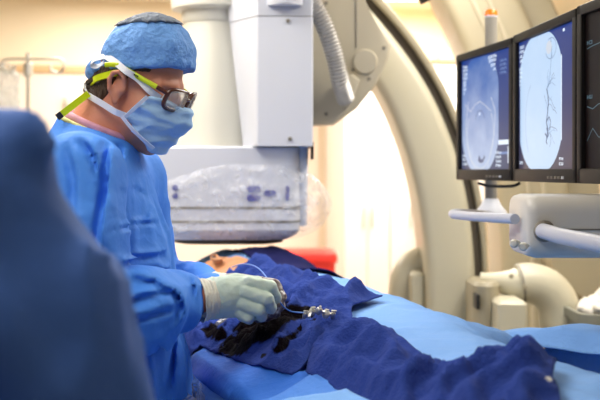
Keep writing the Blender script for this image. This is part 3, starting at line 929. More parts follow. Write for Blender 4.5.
# ------------------------------------------------------------------ table, patient and drapes
M_drape = mat('light_blue_drape', (118, 166, 230), 0.75, bump=0.25, bscale=60, var=0.05, vscale=9, spec=0.25)  # window-side light put into the colour, paler than the flaps of the same cloth
M_flap = mat('shaded_paper_drape', (52, 114, 214), 0.7, bump=0.2, bscale=70, var=0.05, vscale=12, spec=0.25)  # same cloth in shade: the shade is put into the darker blue
M_skin = mat('skin', (208, 140, 112), 0.5, bump=0.08, bscale=160, var=0.08, vscale=18, sub=0.12)
M_skin2 = mat('patient_skin', (196, 140, 100), 0.5, bump=0.08, bscale=160, var=0.10, vscale=18, sub=0.1)
M_tabletop = mat('table_pad', (60, 64, 72), 0.6)

def towel_mat(name, rgb, stain=False):
    m = mat(name, rgb, 0.9, bump=0.35, bscale=220, var=0.12, vscale=14, spec=0.0, sheen=0.05)
    if stain:
        nt = m.node_tree; b = nt.nodes['Principled BSDF']
        base = b.inputs['Base Color'].links[0].from_socket
        at_ = nt.nodes.new('ShaderNodeAttribute'); at_.attribute_name = 'wet'
        n = nt.nodes.new('ShaderNodeTexNoise'); n.inputs['Scale'].default_value = 26; n.inputs['Detail'].default_value = 6; n.inputs['Distortion'].default_value = 0.6
        tc = nt.nodes.new('ShaderNodeTexCoord'); nt.links.new(tc.outputs['Object'], n.inputs['Vector'])
        ad = nt.nodes.new('ShaderNodeMath'); ad.operation = 'ADD'
        nt.links.new(at_.outputs['Fac'], ad.inputs[0]); nt.links.new(n.outputs['Fac'], ad.inputs[1])
        mr = nt.nodes.new('ShaderNodeMapRange'); mr.inputs['From Min'].default_value = 0.98; mr.inputs['From Max'].default_value = 1.12
        nt.links.new(ad.outputs[0], mr.inputs['Value'])
        mx = nt.nodes.new('ShaderNodeMix'); mx.data_type = 'RGBA'
        mx.inputs['B'].default_value = lin(9, 4, 9)
        nt.links.new(mr.outputs['Result'], mx.inputs['Factor']); nt.links.new(base, mx.inputs['A'])
        nt.links.new(mx.outputs['Result'], b.inputs['Base Color'])
        rr = nt.nodes.new('ShaderNodeMapRange'); rr.inputs['To Min'].default_value = 0.9; rr.inputs['To Max'].default_value = 0.55
        nt.links.new(mr.outputs['Result'], rr.inputs['Value']); nt.links.new(rr.outputs['Result'], b.inputs['Roughness'])
    return m
M_navy = towel_mat('navy_towel', (48, 68, 142), True)
M_navy2 = towel_mat('navy_towel_plain', (46, 66, 140))
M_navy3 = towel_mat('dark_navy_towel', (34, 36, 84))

C0 = np.array([0.147, 1.993]); US = np.array([0.309, -0.951]); VV = np.array([0.951, 0.309])
def sv_of(x, y):
    d = np.stack([np.asarray(x) - C0[0], np.asarray(y) - C0[1]], -1)
    return d @ US, d @ VV
def xy_of(s, v):
    return C0[0] + s * US[0] + v * VV[0], C0[1] + s * US[1] + v * VV[1]
def ss(a, b, x):
    t = np.clip((x - a) / (b - a), 0, 1); return t * t * (3 - 2 * t)
def g2(s, v, s0, v0, a, b): return np.exp(-((s - s0) / a) ** 2 - ((v - v0) / b) ** 2)

def edge_line(s):
    return 0.29 + 0.67 * (np.clip(s, -0.2, 0.22) + 0.03) + 0.15 * np.clip(s - 0.22, 0, 1)
def z_body(s, v):
    """Height of what lies under the drapes: table pad, body, and the raised far edge at the foot end."""
    s = np.asarray(s, float); v = np.asarray(v, float)
    top = 1.165 + 0.025 * g2(s, 0 * s, -0.55, 0, 0.35, 1) - 0.01 * ss(0.1, 0.5, s)
    hw = 0.225 + 0.05 * np.exp(-((s - 0.0) / 0.25) ** 2)
    hw = np.where(v > 0.05, hw - 0.065 * ss(0.02, 0.16, s), hw)
    prof = np.exp(-(np.abs(v - 0.05) / hw) ** 2.8)
    z = 1.035 + (top - 1.035) * prof
    dv = v - edge_line(s) - 0.075
    rg = np.where(dv < 0, 1 / (1 + np.exp(-np.clip((dv + 0.032) / 0.006, -60, 60))), np.exp(-(dv / 0.10) ** 2))
    z = z + 0.095 * rg * ss(-0.06, 0.14, s) * (0.70 + 0.30 * ss(0.0, 0.25, s))          # raised far edge at the foot end
    z = z + 0.016 * np.exp(-((v - 0.285) / 0.06) ** 2) * np.exp(-((s + 0.02) / 0.09) ** 2)
    z = z - 0.10 * np.exp(-((dv + 0.120) / 0.065) ** 2) * ss(0.06, 0.24, s)  # trench shaped so the hollow beside the far edge falls dark
    z = z + 0.042 * ss(-0.90, -1.02, s) * np.exp(-((v - 0.03) / 0.28) ** 4)             # drape tented behind the head
    z = z + 0.085 * g2(s, v, 0.62, 0.25, 0.13, 0.085)                                # fold of drape nearest the camera
    # hanging sides
    left = np.clip((-0.30 - v) / 0.12, 0, 1); z = z - 0.40 * left ** 1.3
    right = np.clip((v - (0.38 + 0.22 * ss(-0.1, 0.2, s))) / 0.10, 0, 1); z = z - 0.45 * right ** 1.3
    return z
def fold(s, v, k, amp, sc=1.0):
    """Creases of a soft cotton towel: a few long soft folds, sharper creases between them, fine crumple."""
    s = np.asarray(s, float); v = np.asarray(v, float)
    S = lambda a, b, c: np.stack([a, b, 0 * s + c], -1)
    w1 = noise(S(s * 5, v * 5, k)); w2 = noise(S(s * 5, v * 5, k + 11.3))
    a1 = s + 0.06 * w1; b1 = v + 0.06 * w2
    big = noise(S((a1 * 0.5 + b1) * 7 * sc, (b1 * 0.5 - a1) * 4 * sc, k * 3.1))
    r1 = np.maximum(0, ridged(S((a1 * 0.85 + b1 * 0.5) * 8 * sc, (b1 * 0.85 - a1 * 0.5) * 4 * sc, k * 5.7)) - 0.15) ** 1.3
    r2 = np.maximum(0, ridged(S((a1 * 0.2 - b1) * 13 * sc, (b1 * 0.2 + a1) * 7 * sc, k * 2.3)) - 0.3) ** 1.2
    c = noise(S(s * 40, v * 40, k))
    return amp * (0.34 * big + 0.65 * r1 + 0.55 * r2 + 0.05 * c + 0.12)

def z_drape(s, v):
    s = np.asarray(s, float); v = np.asarray(v, float)
    p = np.stack([s, v, 0 * s], -1)
    w = 0.005 * noise(p * 5 + 3) + fold(s, v, 6.0, 0.010, 0.9)
    tri = lambda x: 1 - np.minimum(1, np.abs(x) / 0.012)
    w = w + 0.004 * (tri(s + 0.22 + 0.02 * v) + tri(s - 0.12 - 0.03 * v) - tri(v - 0.27) + tri(v + 0.22) - tri(s + 0.52))   # creases from folding
    return z_body(s, v) + w
def z_flat(s, v):
    """The draped height without its smallest folds."""
    return z_body(s, v) + 0.35 * (z_drape(s, v) - z_body(s, v))
def hit(px, py, zfun=z_drape):
    """(s, v) of the first point of the draped surface seen at a pixel of the photograph."""
    d = np.array([(px - 300) / FPX, 1.0, -(py - HORIZON) / FPX])
    t = np.arange(1.2, 3.8, 0.004)
    x, y, z = d[0] * t, t, EYE + d[2] * t
    s, v = sv_of(x, y)
    below = z < zfun(s, v)
    i = int(np.argmax(below)) if below.any() else int(np.argmin(np.abs(z - zfun(s, v))))
    return float(s[i]), float(v[i])

def cloth(name, poly, zfun, material, parent=None, step=0.008, thick=0.003, wet=None, wav=0.003, folds=None):
    """Cloth with the outline poly in (s, v), lying on the height zfun; thickness added as real geometry."""
    bd = []
    n = len(poly)
    for i in range(n):
        a = np.array(poly[i]); b = np.array(poly[(i + 1) % n]); m = max(1, int(np.linalg.norm(b - a) / step))
        for k in range(m): bd.append(a + (b - a) * k / m)
    bd = np.array(bd)
    # gentle waviness of the hem
    bd = bd + wav * np.stack([noise(np.stack([bd[:, 0] * 30, bd[:, 1] * 30, 0 * bd[:, 0]], -1)), noise(np.stack([bd[:, 0] * 30, bd[:, 1] * 30, 5 + 0 * bd[:, 0]], -1))], -1)
    lo = bd.min(0); hi = bd.max(0)
    gs, gv = np.meshgrid(np.arange(lo[0], hi[0], step), np.arange(lo[1], hi[1], step), indexing='ij')
    q = np.stack([gs.ravel(), gv.ravel()], -1)
    inside = np.zeros(len(q), bool)
    m = len(bd)
    for i in range(m):
        a = bd[i]; b = bd[(i + 1) % m]
        c = (a[1] > q[:, 1]) != (b[1] > q[:, 1])
        xi = a[0] + (q[:, 1] - a[1]) * (b[0] - a[0]) / np.where(c, b[1] - a[1], 1)
        inside ^= c & (q[:, 0] < xi)
    dmin = np.full(len(q), 9.0)
    for i in range(m):
        dmin = np.minimum(dmin, ((q - bd[i]) ** 2).sum(-1))
    q = q[inside & (dmin > (step * 0.6) ** 2)]
    pts = np.concatenate([bd, q])
    vs, es, fs, *_ = mgeo.delaunay_2d_cdt([Vector(p) for p in pts], [(i, (i + 1) % m) for i in range(m)], [], 1, 1e-6)
    sv = np.array([tuple(v) for v in vs])
    x, y = xy_of(sv[:, 0], sv[:, 1]); z = zfun(sv[:, 0], sv[:, 1])
    if folds is not None:                                            # folds die away towards the flat hem
        dm = np.full(len(sv), 9.0)
        for i in range(m): dm = np.minimum(dm, ((sv - bd[i]) ** 2).sum(-1))
        z = z + folds(sv[:, 0], sv[:, 1]) * (0.18 + 0.82 * ss(0.0, 0.045, np.sqrt(dm)))
    o = mesh_obj(name, np.stack([x, y, z], -1), [tuple(f)[::-1] for f in fs], material, parent)
    me = o.data
    if me.polygons and sum(p.normal.z for p in me.polygons) < 0: me.flip_normals()
    if wet is not None:
        at_ = me.attributes.new('wet', 'FLOAT', 'POINT')
        co = np.array([tuple(v.co) for v in me.vertices]); s_, v_ = sv_of(co[:, 0], co[:, 1])
        at_.data.foreach_set('value', wet(s_, v_, co).astype(np.float32))
    md = o.modifiers.new('thickness', 'SOLIDIFY'); md.thickness = thick; md.offset = 1.0
    return o

# the table itself, hidden below the cloths
tb = thing('operating_table', 'narrow patient table on a column hidden beneath the blue drapes', 'operating table', (C0[0], C0[1], 0))
trot = math.atan2(US[1], US[0])
def table_pt(s, v, z): x, y = xy_of(s, v); return Vector((x, y, z))
box('table_top', table_pt(-0.13, 0.03, 0.985), (2.1, 0.50, 0.05), M_tabletop, tb, rot=trot, bevel=0.015)
box('column', table_pt(-0.2, 0.05, 0.49), (0.4, 0.32, 0.96), M_white, tb, rot=trot, bevel=0.03)
box('foot', table_pt(-0.2, 0.05, 0.03), (0.9, 0.46, 0.06), M_white, tb, rot=trot, bevel=0.02)

# light blue drape over patient and table
main_poly = [(-1.20, -0.30), (-0.70, -0.33), (-0.2, -0.42), (0.3, -0.43), (0.98, -0.42), (0.98, 0.58), (0.55, 0.66), (0.2, 0.62), (0.0, 0.50), (-0.2, 0.46), (-0.75, 0.44), (-1.20, 0.40)]
dr = cloth('surgical_drape', main_poly, z_drape, M_drape, step=0.011, thick=0.002)
tag(dr, 'large light blue surgical drape spread over the patient and table', 'surgical drape')

px_poly = lambda L, dz=0.0: [hit(x, y, lambda s, v: z_drape(s, v) + dz) for x, y in L]
# overhanging drape edge at the foot end, added to shade the hollow below
z_edge = lambda s, v: 1.139 - 0.033 * ss(0.02, -0.045, np.asarray(v) - edge_line(np.asarray(s))) + 0.006 * noise(np.stack([np.asarray(s) * 9, np.asarray(v) * 14, 0 * np.asarray(s) + 2], -1)) - 0.022 * ss(0.08, -0.05, np.asarray(s))
eS = np.linspace(-0.06, 0.75, 14)
edge_poly = [(float(a), float(edge_line(a) - 0.045)) for a in eS] + [(float(a), float(edge_line(a) + 0.15)) for a in eS[::-1]]
cloth('shading_edge', edge_poly, z_edge, M_drape, dr, step=0.009, thick=0.003, wav=0.0)

# dark towel next to the detector
z3 = lambda s, v: z_drape(s, v) + 0.006 + fold(s, v, 2.0, 0.010)
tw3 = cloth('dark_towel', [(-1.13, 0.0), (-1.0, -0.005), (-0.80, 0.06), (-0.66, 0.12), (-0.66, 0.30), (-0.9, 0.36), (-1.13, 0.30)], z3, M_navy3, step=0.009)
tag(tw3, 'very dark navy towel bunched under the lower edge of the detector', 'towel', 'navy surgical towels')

# rear navy towel: from below the detector to the corner on the light blue drape, blood soaked under the hands
fa = lambda s, v: fold(s, v, 4.0, 0.052, 1.5)
za = lambda s, v: z_flat(s, v) + 0.014 + fa(s, v)
polyA = px_poly([(262, 268), (292, 269), (335, 287), (383, 295), (352, 306), (352, 330), (315, 352), (303, 368), (292, 372), (262, 366), (236, 358), (207, 347), (200, 345), (188, 364), (172, 362), (170, 330), (180, 310), (205, 292), (232, 276)], 0.018)
def wetA(s, v, co):
    out = np.zeros(len(s))
    pxx = 300 + co[:, 0] / co[:, 1] * FPX; pyy = HORIZON + (EYE - co[:, 2]) / co[:, 1] * FPX
    for (x, y, rx, ry, a, w) in SPOTS:
        c, d = math.cos(a), math.sin(a)
        u = ((pxx - x) * c + (pyy - y) * d) / rx; t = (-(pxx - x) * d + (pyy - y) * c) / ry
        out = np.maximum(out, w * np.exp(-(u * u + t * t) ** 1.3))
    return out
SPOTS = [(262, 326, 46, 18, -0.5, 1.0), (238, 346, 24, 13, -0.4, 0.92), (290, 316, 34, 9, -0.2, 0.95), (214, 333, 18, 11, 0.2, 0.8), (285, 342, 22, 7, -0.7, 0.72),
         (264, 357, 5, 3, -0.6, 0.85), (300, 330, 5, 3, 0, 0.75), (322, 321, 18, 5, 0.1, 0.7)]
twA = cloth('rear_towel', polyA, lambda s, v: z_flat(s, v) + 0.014, M_navy, step=0.007, wet=wetA, folds=fa, wav=0.002)
tag(twA, 'navy surgical towel soaked with dark blood under the gloved hands', 'towel', 'navy surgical towels')

# front navy towel over the legs
fB = lambda s, v: fold(s, v, 9.0, 0.052, 1.45)
zB = lambda s, v: z_flat(s, v) + 0.020 + fB(s, v)
polyB = px_poly([(300, 318), (345, 312), (368, 314), (402, 328), (430, 348), (462, 354), (500, 349), (545, 348), (556, 353), (552, 372), (561, 390)], 0.034) + px_poly([(556, 404), (530, 425), (470, 440), (400, 436), (372, 408), (352, 392), (327, 381), (306, 369), (310, 352), (318, 336)], 0.03)
twB = cloth('front_towel', polyB, lambda s, v: z_flat(s, v) + 0.020, M_navy2, step=0.007, folds=fB, wav=0.002)
tag(twB, 'rumpled navy towel covering the legs at the front of the table', 'towel', 'navy surgical towels')
s_, v_ = hit(549, 387, zB); x_, y_ = xy_of(s_, v_)
tg = box('care_label', (x_, y_, float(zB(s_, v_)) + 0.004), (0.006, 0.008, 0.002), M_white, twB, rot=Matrix.Rotation(0.5, 3, 'Z') @ Matrix.Rotation(0.4, 3, 'X'))
tg['label'] = 'tiny white care label'

# folded blue paper drapes on the near side
def sheet(name, pixels, lift, mt, label, k=1.0):
    zf = lambda s, v: z_body(s, v) + 0.014 + lift + 0.003 * noise(np.stack([s * 9, v * 9, 0 * s + k], -1)) + 0.3 * fold(s, v, 6.0, 0.010, 0.9)
    o = cloth(name, px_poly(pixels, 0.014 + lift), zf, mt, step=0.009, thick=0.003, wav=0.0)
    return tag(o, label, 'paper drape', 'folded paper drapes')
M_flap2 = mat('light_paper_drape', (120, 172, 236), 0.7, bump=0.2, bscale=70, var=0.04, vscale=12, spec=0.25)
M_flap3 = mat('mid_paper_drape', (76, 136, 226), 0.7, bump=0.2, bscale=70, var=0.04, vscale=12, spec=0.25)
sheet('paper_drape', [(207, 346), (247, 361), (290, 372), (318, 370), (330, 384), (262, 414), (225, 399), (187, 371)], 0.0, M_flap, 'blood-spotted blue paper drape below the soaked towel', k=11)
sheet('paper_drape', [(314, 372), (347, 388), (352, 400), (300, 420), (250, 416), (268, 400)], 0.012, M_flap3, 'blue paper drape flap with a peaked corner under the front towel', k=12)
sheet('paper_drape', [(347, 386), (374, 401), (400, 414), (330, 430), (262, 416), (290, 399)], 0.022, M_flap2, 'pale blue paper drape flap at the very bottom edge', k=13)

# clear bag hanging at the near edge
def bagf(k):
    rings = []
    a = table_pt(-0.26, -0.305, 1.045); b = table_pt(0.03, -0.315, 1.035)
    for i in range(16):
        t = i / 15; ring = []
        for j in range(40):
            ang = 2 * math.pi * j / 40
            ca, sa = math.cos(ang), math.sin(ang)
            c = (a + b) / 2; ax = (b - a) / 2 * (1 - 0.35 * t)
            nrm = Vector((-0.951, -0.309, 0))
            p = c + ax * ca + nrm * (0.02 + 0.045 * math.sin(math.pi * min(1, t + 0.15)) * (1 + sa)) + Vector((0, 0, -0.38 * t))
            n_ = 0.02 * noise(np.array(p) * 14) + 0.012 * noise(np.array(p) * 33)
            ring.append(p + nrm * float(n_) + Vector((0, 0, float(n_))))
        rings.append(ring)
    return rings
bgo = loft('fluid_pouch', bagf(0), M_bagfilm, None, cap=False, deg=80)
tag(bgo, 'clear plastic fluid pouch hanging off the near table edge by the blue gown', 'plastic pouch')

# small instruments on the towels
def on_cloth(px, py, zf): 
    s, v = hit(px, py, zf); x, y = xy_of(s, v); return Vector((x, y, float(zf(s, v))))
M_clear = film('clear_fitting', 0.75, (250, 250, 255), 60, 0.1)
mp = [on_cloth(x, y, zB) + Vector((0, 0, 0.009)) for x, y in ((305, 321), (312, 320), (319, 319), (326, 320), (333, 321))]
mf = thing('valve_manifold', 'small shiny valve manifold lying across the navy towel', 'valve manifold', tuple(mp[2]))
tube('body', mp, 0.0034, M_steel, mf, seg=12)
for k, (q_, r_) in enumerate(((mp[0], 0.0045), (mp[1], 0.0055), (mp[2], 0.006), (mp[3], 0.007), (mp[4], 0.0045))):
    lathe('valve', [(r_ * .7, -0.008), (r_, -0.004), (r_, 0.004), (r_ * .6, 0.007), (0.0, 0.008)], q_, M_white if k in (1, 3) else M_steel, mf, axis=(0.2, -0.6, 0.7), seg=20)
    box('tap', q_ + Vector((0.002, -0.004, 0.008)), (0.010, 0.004, 0.003), M_white if k % 2 else M_steel, mf, rot=0.7 * k, bevel=0.001)
tube('port', [mp[1], mp[1] + Vector((-0.004, -0.012, -0.004)), mp[1] + Vector((-0.006, -0.022, -0.008))], 0.003, M_steel, mf, seg=10)
syr = [on_cloth(x, y, za) + Vector((0, 0, 0.009)) for x, y in ((217, 330), (227, 321))]
sy = thing('line_clip', 'small clear fitting with white marks lying on the soaked towel below the glove', 'fitting', tuple(syr[0]))
tube('barrel', syr, 0.0045, M_clear, sy, seg=14)
for k in range(5):
    c_ = syr[0].lerp(syr[1], 0.12 + 0.17 * k)
    tube('mark', [c_, c_ + (syr[1] - syr[0]).normalized() * 0.0016], 0.0047, M_white, sy, seg=14)
# ------------------------------------------------------------------ people
def cloth_mat(name, rgb, bump=0.35, bscale=45, rough=0.7, var=0.05, stretch=None, sheen=0.0):
    return mat(name, rgb, rough, bump=bump, bscale=bscale, var=var, vscale=10, spec=0.25, stretch=stretch, sheen=sheen)
def crumple(m, scale, strength):
    """Adds the faceted creases of unfolded paper-like cloth to a material's relief."""
    nt = m.node_tree; b = nt.nodes['Principled BSDF']
    tc = nt.nodes.new('ShaderNodeTexCoord')
    n = nt.nodes.new('ShaderNodeTexNoise'); n.inputs['Scale'].default_value = scale * 0.6; n.inputs['Detail'].default_value = 3
    nt.links.new(tc.outputs['Object'], n.inputs['Vector'])
    mx = nt.nodes.new('ShaderNodeMix'); mx.data_type = 'VECTOR'; mx.inputs['Factor'].default_value = 0.12
    nt.links.new(tc.outputs['Object'], mx.inputs['A']); nt.links.new(n.outputs['Color'], mx.inputs['B'])
    v = nt.nodes.new('ShaderNodeTexVoronoi'); v.inputs['Scale'].default_value = scale
    nt.links.new(mx.outputs['Result'], v.inputs['Vector'])
    bp = nt.nodes.new('ShaderNodeBump'); bp.inputs['Strength'].default_value = strength; bp.inputs['Distance'].default_value = 0.02
    nt.links.new(v.outputs['Distance'], bp.inputs['Height'])
    old = b.inputs['Normal'].links[0].from_socket
    nt.links.new(old, bp.inputs['Normal'])
    nt.links.new(bp.outputs['Normal'], b.inputs['Normal'])
    return m
crumple(M_navy, 20, 0.35); crumple(M_navy2, 20, 0.35); crumple(M_drape, 13, 0.25)
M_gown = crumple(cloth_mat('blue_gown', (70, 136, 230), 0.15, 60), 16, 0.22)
M_gown2 = cloth_mat('shadowed_blue_gown', (68, 106, 182), 0.22, 38)  # gown in shadow: the shade is put into its duller blue
M_cap = cloth_mat('blue_cap', (110, 162, 232), 0.6, 95)
M_captop = cloth_mat('grey_mesh', (112, 122, 138), 0.7, 120)
M_mask = cloth_mat('mask_blue', (164, 202, 242), 0.15, 60, 0.8)
M_tie = mat('white_tie', (232, 236, 246), 0.8, bump=0.2, bscale=120)
M_hair = mat('dark_hair', (70, 52, 38), 0.6, bump=0.8, bscale=220, stretch=(1, 1, 0.25), var=0.25, vscale=60)
M_lime = mat('lime_plastic', (206, 226, 18), 0.4)
M_tort = mat('tortoise_frame', (84, 40, 22), 0.2, var=0.5, vscale=60, coat=0.5)
M_binding = mat('pale_yellow_binding', (222, 222, 150), 0.7, bump=0.2, bscale=150)
M_scrub = mat('pink_pattern_collar', (206, 150, 170), 0.8, var=0.25, vscale=90)
M_glove = mat('latex_glove', (196, 214, 200), 0.42, bump=0.15, bscale=130, var=0.07, vscale=22, sub=0.05)
M_cuff = mat('glove_cuff', (214, 212, 196), 0.5, bump=0.2, bscale=120)
M_trouser = mat('scrub_trousers', (70, 110, 180), 0.8, bump=0.2)
M_shoe = mat('shoe', (60, 60, 66), 0.5)
M_eye = mat('eye_white', (235, 230, 225), 0.25)
M_iris = mat('iris', (60, 44, 34), 0.2)
def blood_glove():
    m = mat('bloody_glove', (176, 176, 170), 0.28, bump=0.25, bscale=90)
    nt = m.node_tree; b = nt.nodes['Principled BSDF']
    tc = nt.nodes.new('ShaderNodeTexCoord'); n = nt.nodes.new('ShaderNodeTexNoise')
    n.inputs['Scale'].default_value = 60; n.inputs['Detail'].default_value = 5; n.inputs['Distortion'].default_value = 0.8
    nt.links.new(tc.outputs['Object'], n.inputs['Vector'])
    r = nt.nodes.new('ShaderNodeValToRGB'); e = r.color_ramp.elements
    e[0].position = 0.36; e[0].color = lin(182, 184, 180); e[1].position = 0.70; e[1].color = lin(62, 22, 24)
    k = e.new(0.50); k.color = lin(118, 108, 106)
    nt.links.new(n.outputs['Fac'], r.inputs[0]); nt.links.new(r.outputs[0], b.inputs['Base Color'])
    return m
M_glove_b = blood_glove()
M_lens = film('lens', 0.30, (225, 214, 204), 3, 0.08)

def head_axes(yaw, pitch):
    """Axes of a head facing +X, turned towards the camera by yaw and nodded down by pitch (degrees): forward, left, up."""
    a, b = math.radians(yaw), math.radians(pitch)
    f = Vector((math.cos(a) * math.cos(b), -math.sin(a) * math.cos(b), -math.sin(b)))
    l = Vector((math.sin(a), math.cos(a), 0)); u = f.cross(l)
    return Matrix((f, l, u)).transposed()

def skull_sdf(q):
    a = np.abs(q[..., 1]); m = np.stack([q[..., 0], a, q[..., 2]], -1)      # mirrored
    f = ell_sdf(q, (0.000, 0, 0.042), (0.082, 0.071, 0.085))
    f = smin(f, ell_sdf(q, (0.036, 0, -0.030), (0.056, 0.058, 0.082)), 0.03)
    f = smin(f, ell_sdf(q, (0.026, 0, -0.074), (0.056, 0.053, 0.040)), 0.025)
    f = smin(f, ell_sdf(q, (0.074, 0, -0.103), (0.018, 0.022, 0.016)), 0.02)
    f = smin(f, cone_sdf(m, (0.050, 0.044, -0.028), (0.066, 0.034, -0.040), 0.018, 0.014), 0.025)   # cheek
    f = smin(f, cone_sdf(m, (0.083, 0.012, 0.024), (0.072, 0.042, 0.022), 0.010, 0.009), 0.014)     # brow
    f = smax(f, -ell_sdf(m, (0.096, 0.032, 0.002), (0.018, 0.017, 0.013)), 0.012)                   # eye socket
    f = smin(f, ell_sdf(m, (0.073, 0.031, 0.001), (0.0135, 0.0150, 0.0125)), 0.004)                 # lids
    f = smin(f, cone_sdf(q, (0.088, 0, 0.014), (0.112, 0, -0.030), 0.007, 0.011), 0.012)            # nose
    f = smin(f, ell_sdf(m, (0.101, 0.011, -0.034), (0.011, 0.008, 0.008)), 0.006)
    f = smin(f, ell_sdf(q, (0.086, 0, -0.062), (0.011, 0.023, 0.007)), 0.006)                       # lips
    f = smin(f, ell_sdf(q, (0.084, 0, -0.074), (0.011, 0.020, 0.007)), 0.006)
    f = smax(f, -ell_sdf(q, (0.098, 0, -0.068), (0.008, 0.024, 0.0022)), 0.003)
    return f

def ear_sdf(q):
    q = (q - np.array([0.017, 0.0, -0.008])) * np.array([1.15, 1.0, 1.12])
    a = np.abs(q[..., 1]); m = np.stack([q[..., 0], a, q[..., 2]], -1)
    f = ell_sdf(m, (-0.012, 0.071, -0.004), (0.016, 0.010, 0.027))
    rim = [(-0.001, 0.074, 0.006), (-0.003, 0.081, 0.022), (-0.014, 0.086, 0.030), (-0.027, 0.088, 0.022), (-0.031, 0.087, 0.006), (-0.025, 0.083, -0.012), (-0.014, 0.078, -0.026), (-0.007, 0.074, -0.034)]
    for p, r in zip(rim, rim[1:]): f = smin(f, cone_sdf(m, p, r, 0.0048, 0.0048), 0.004)
    f = smin(f, ell_sdf(m, (-0.008, 0.075, -0.031), (0.008, 0.006, 0.010)), 0.004)
    f = smax(f, -ell_sdf(m, (-0.012, 0.088, 0.000), (0.0085, 0.010, 0.015)), 0.005)
    f = smax(f, -ell_sdf(m, (-0.020, 0.092, 0.012), (0.006, 0.008, 0.010)), 0.004)
    f = smin(f, ell_sdf(m, (0.002, 0.074, -0.004), (0.005, 0.006, 0.008)), 0.003)                   # tragus
    return f

class Head:
    def __init__(s, O, yaw, pitch):
        s.O = np.array(O); s.R = head_axes(yaw, pitch); s.Rn = np.array(s.R)
        s.M = Matrix.Translation(Vector(O)) @ s.R.to_4x4()
    def loc(s, p): return (p - s.O) @ s.Rn
    def w(s, x, y, z): return s.M @ Vector((x, y, z))
    def sdf(s, p):
        q = s.loc(p)
        return smin(skull_sdf(q), ear_sdf(q), 0.006)
    def side(s, x, z, off, extra=None, sign=-1):
        """World point just outside the head's side (sign -1: its right) at local x, z."""
        ys = np.linspace(0.14, 0.0, 281)
        q = np.stack([np.full_like(ys, x), sign * ys, np.full_like(ys, z)], -1)
        f = skull_sdf(q)
        if extra is not None: f = np.minimum(f, extra(q))
        f = f - off
        i = int(np.argmax(f < 0)) if (f < 0).any() else len(ys) - 1
        return s.w(x, sign * ys[i], z)
    def px(s, px, py, y=-0.078):
        """Local (x, z) where the sight line of a pixel crosses the plane y = const beside the head."""
        d = Vector(((px - 300) / FPX, 1, -(py - HORIZON) / FPX)); o = Vector((0, 0, EYE))
        Mi = s.M.inverted(); a = Mi @ o; b = Mi.to_3x3() @ d
        t = (y - a.y) / b.y
        q = a + b * t
        return q.x, q.z

def half(q, a, b):
    """Signed distance (in the x-z plane) to the line a->b; negative on its right-hand side."""
    d = np.array(b) - np.array(a); d = d / np.linalg.norm(d)
    return -(q[..., 0] - a[0]) * d[1] + (q[..., 2] - a[1]) * d[0]

def local_surface(name, hd, fn, lo, hi, step, material, parent, disp=None):
    return sdf_obj(name, fn, lo, hi, step, material, parent, disp=disp, xf=hd.M)

def chain(p, pts, radii, k=0.03):
    f = None
    for a, b, ra, rb in zip(pts, pts[1:], radii, radii[1:]):
        g = cone_sdf(p, a, b, ra, rb)
        f = g if f is None else smin(f, g, k)
    return f

# =================== the surgeon =========================================================
surg = thing('person', 'masked surgeon in bright blue gown, cap and lime-armed glasses, working at the draped table', 'person', (-0.38, 1.95, 0))
HD = Head(P(135, 84, 1.955), 17, 22)
W = HD.w
SH_R = np.array([-0.392, 1.765, 1.450]); EL_R = np.array(P(78, 313, 1.665)); WR_R = np.array(P(203, 298, 1.855))
SH_L = np.array([-0.36, 2.13, 1.445]); EL_L = np.array([-0.325, 2.20, 1.195]); WR_L = np.array(P(230, 288, 2.03))
NECK0 = np.array(W(-0.030, 0, -0.035)); NECK1 = np.array([-0.425, 1.955, 1.475])
def surgeon_body(p):
    f = np.full(p.shape[:-1], 0.3)
    m = np.linalg.norm(p - HD.O, axis=-1) < 0.26
    if m.any(): f[m] = HD.sdf(p[m])
    m = p[..., 2] < 1.66
    if m.any():
        q = p[m]
        g = cone_sdf(q, NECK0, NECK1, 0.056, 0.064)
        g = smin(g, chain(q, [(-0.41, 1.95, 1.40), (-0.40, 1.95, 1.15), (-0.39, 1.95, 0.95)], [0.115, 0.105, 0.12], 0.05), 0.05)
        g = smin(g, chain(q, [SH_R + (0.0, 0.03, -0.02), EL_R, WR_R], [0.055, 0.04, 0.028]), 0.05)
        g = smin(g, chain(q, [SH_L + (0.0, -0.03, -0.02), EL_L, WR_L], [0.055, 0.04, 0.028]), 0.05)
        for sy in (-0.1, 0.1):
            g = smin(g, chain(q, [(-0.39, 1.95 + sy, 0.9), (-0.38, 1.95 + sy, 0.5), (-0.40, 1.95 + sy, 0.09)], [0.085, 0.055, 0.04]), 0.04)
            g = smin(g, cone_sdf(q, (-0.41, 1.95 + sy, 0.05), (-0.27, 1.95 + sy, 0.035), 0.035, 0.028), 0.03)
        f[m] = smin(f[m], g, 0.02)
    return f
cx_, cy_, cz_ = HD.O
sdf_obj('body', surgeon_body, (-0.62, 1.62, 0.0), (-0.12, 2.3, 1.84), 0.016, M_skin, surg,
        fine=((cx_ - 0.13, cx_ + 0.14, 0.0034), (cy_ - 0.125, cy_ + 0.125, 0.0034), (cz_ - 0.17, cz_ + 0.16, 0.0034)))

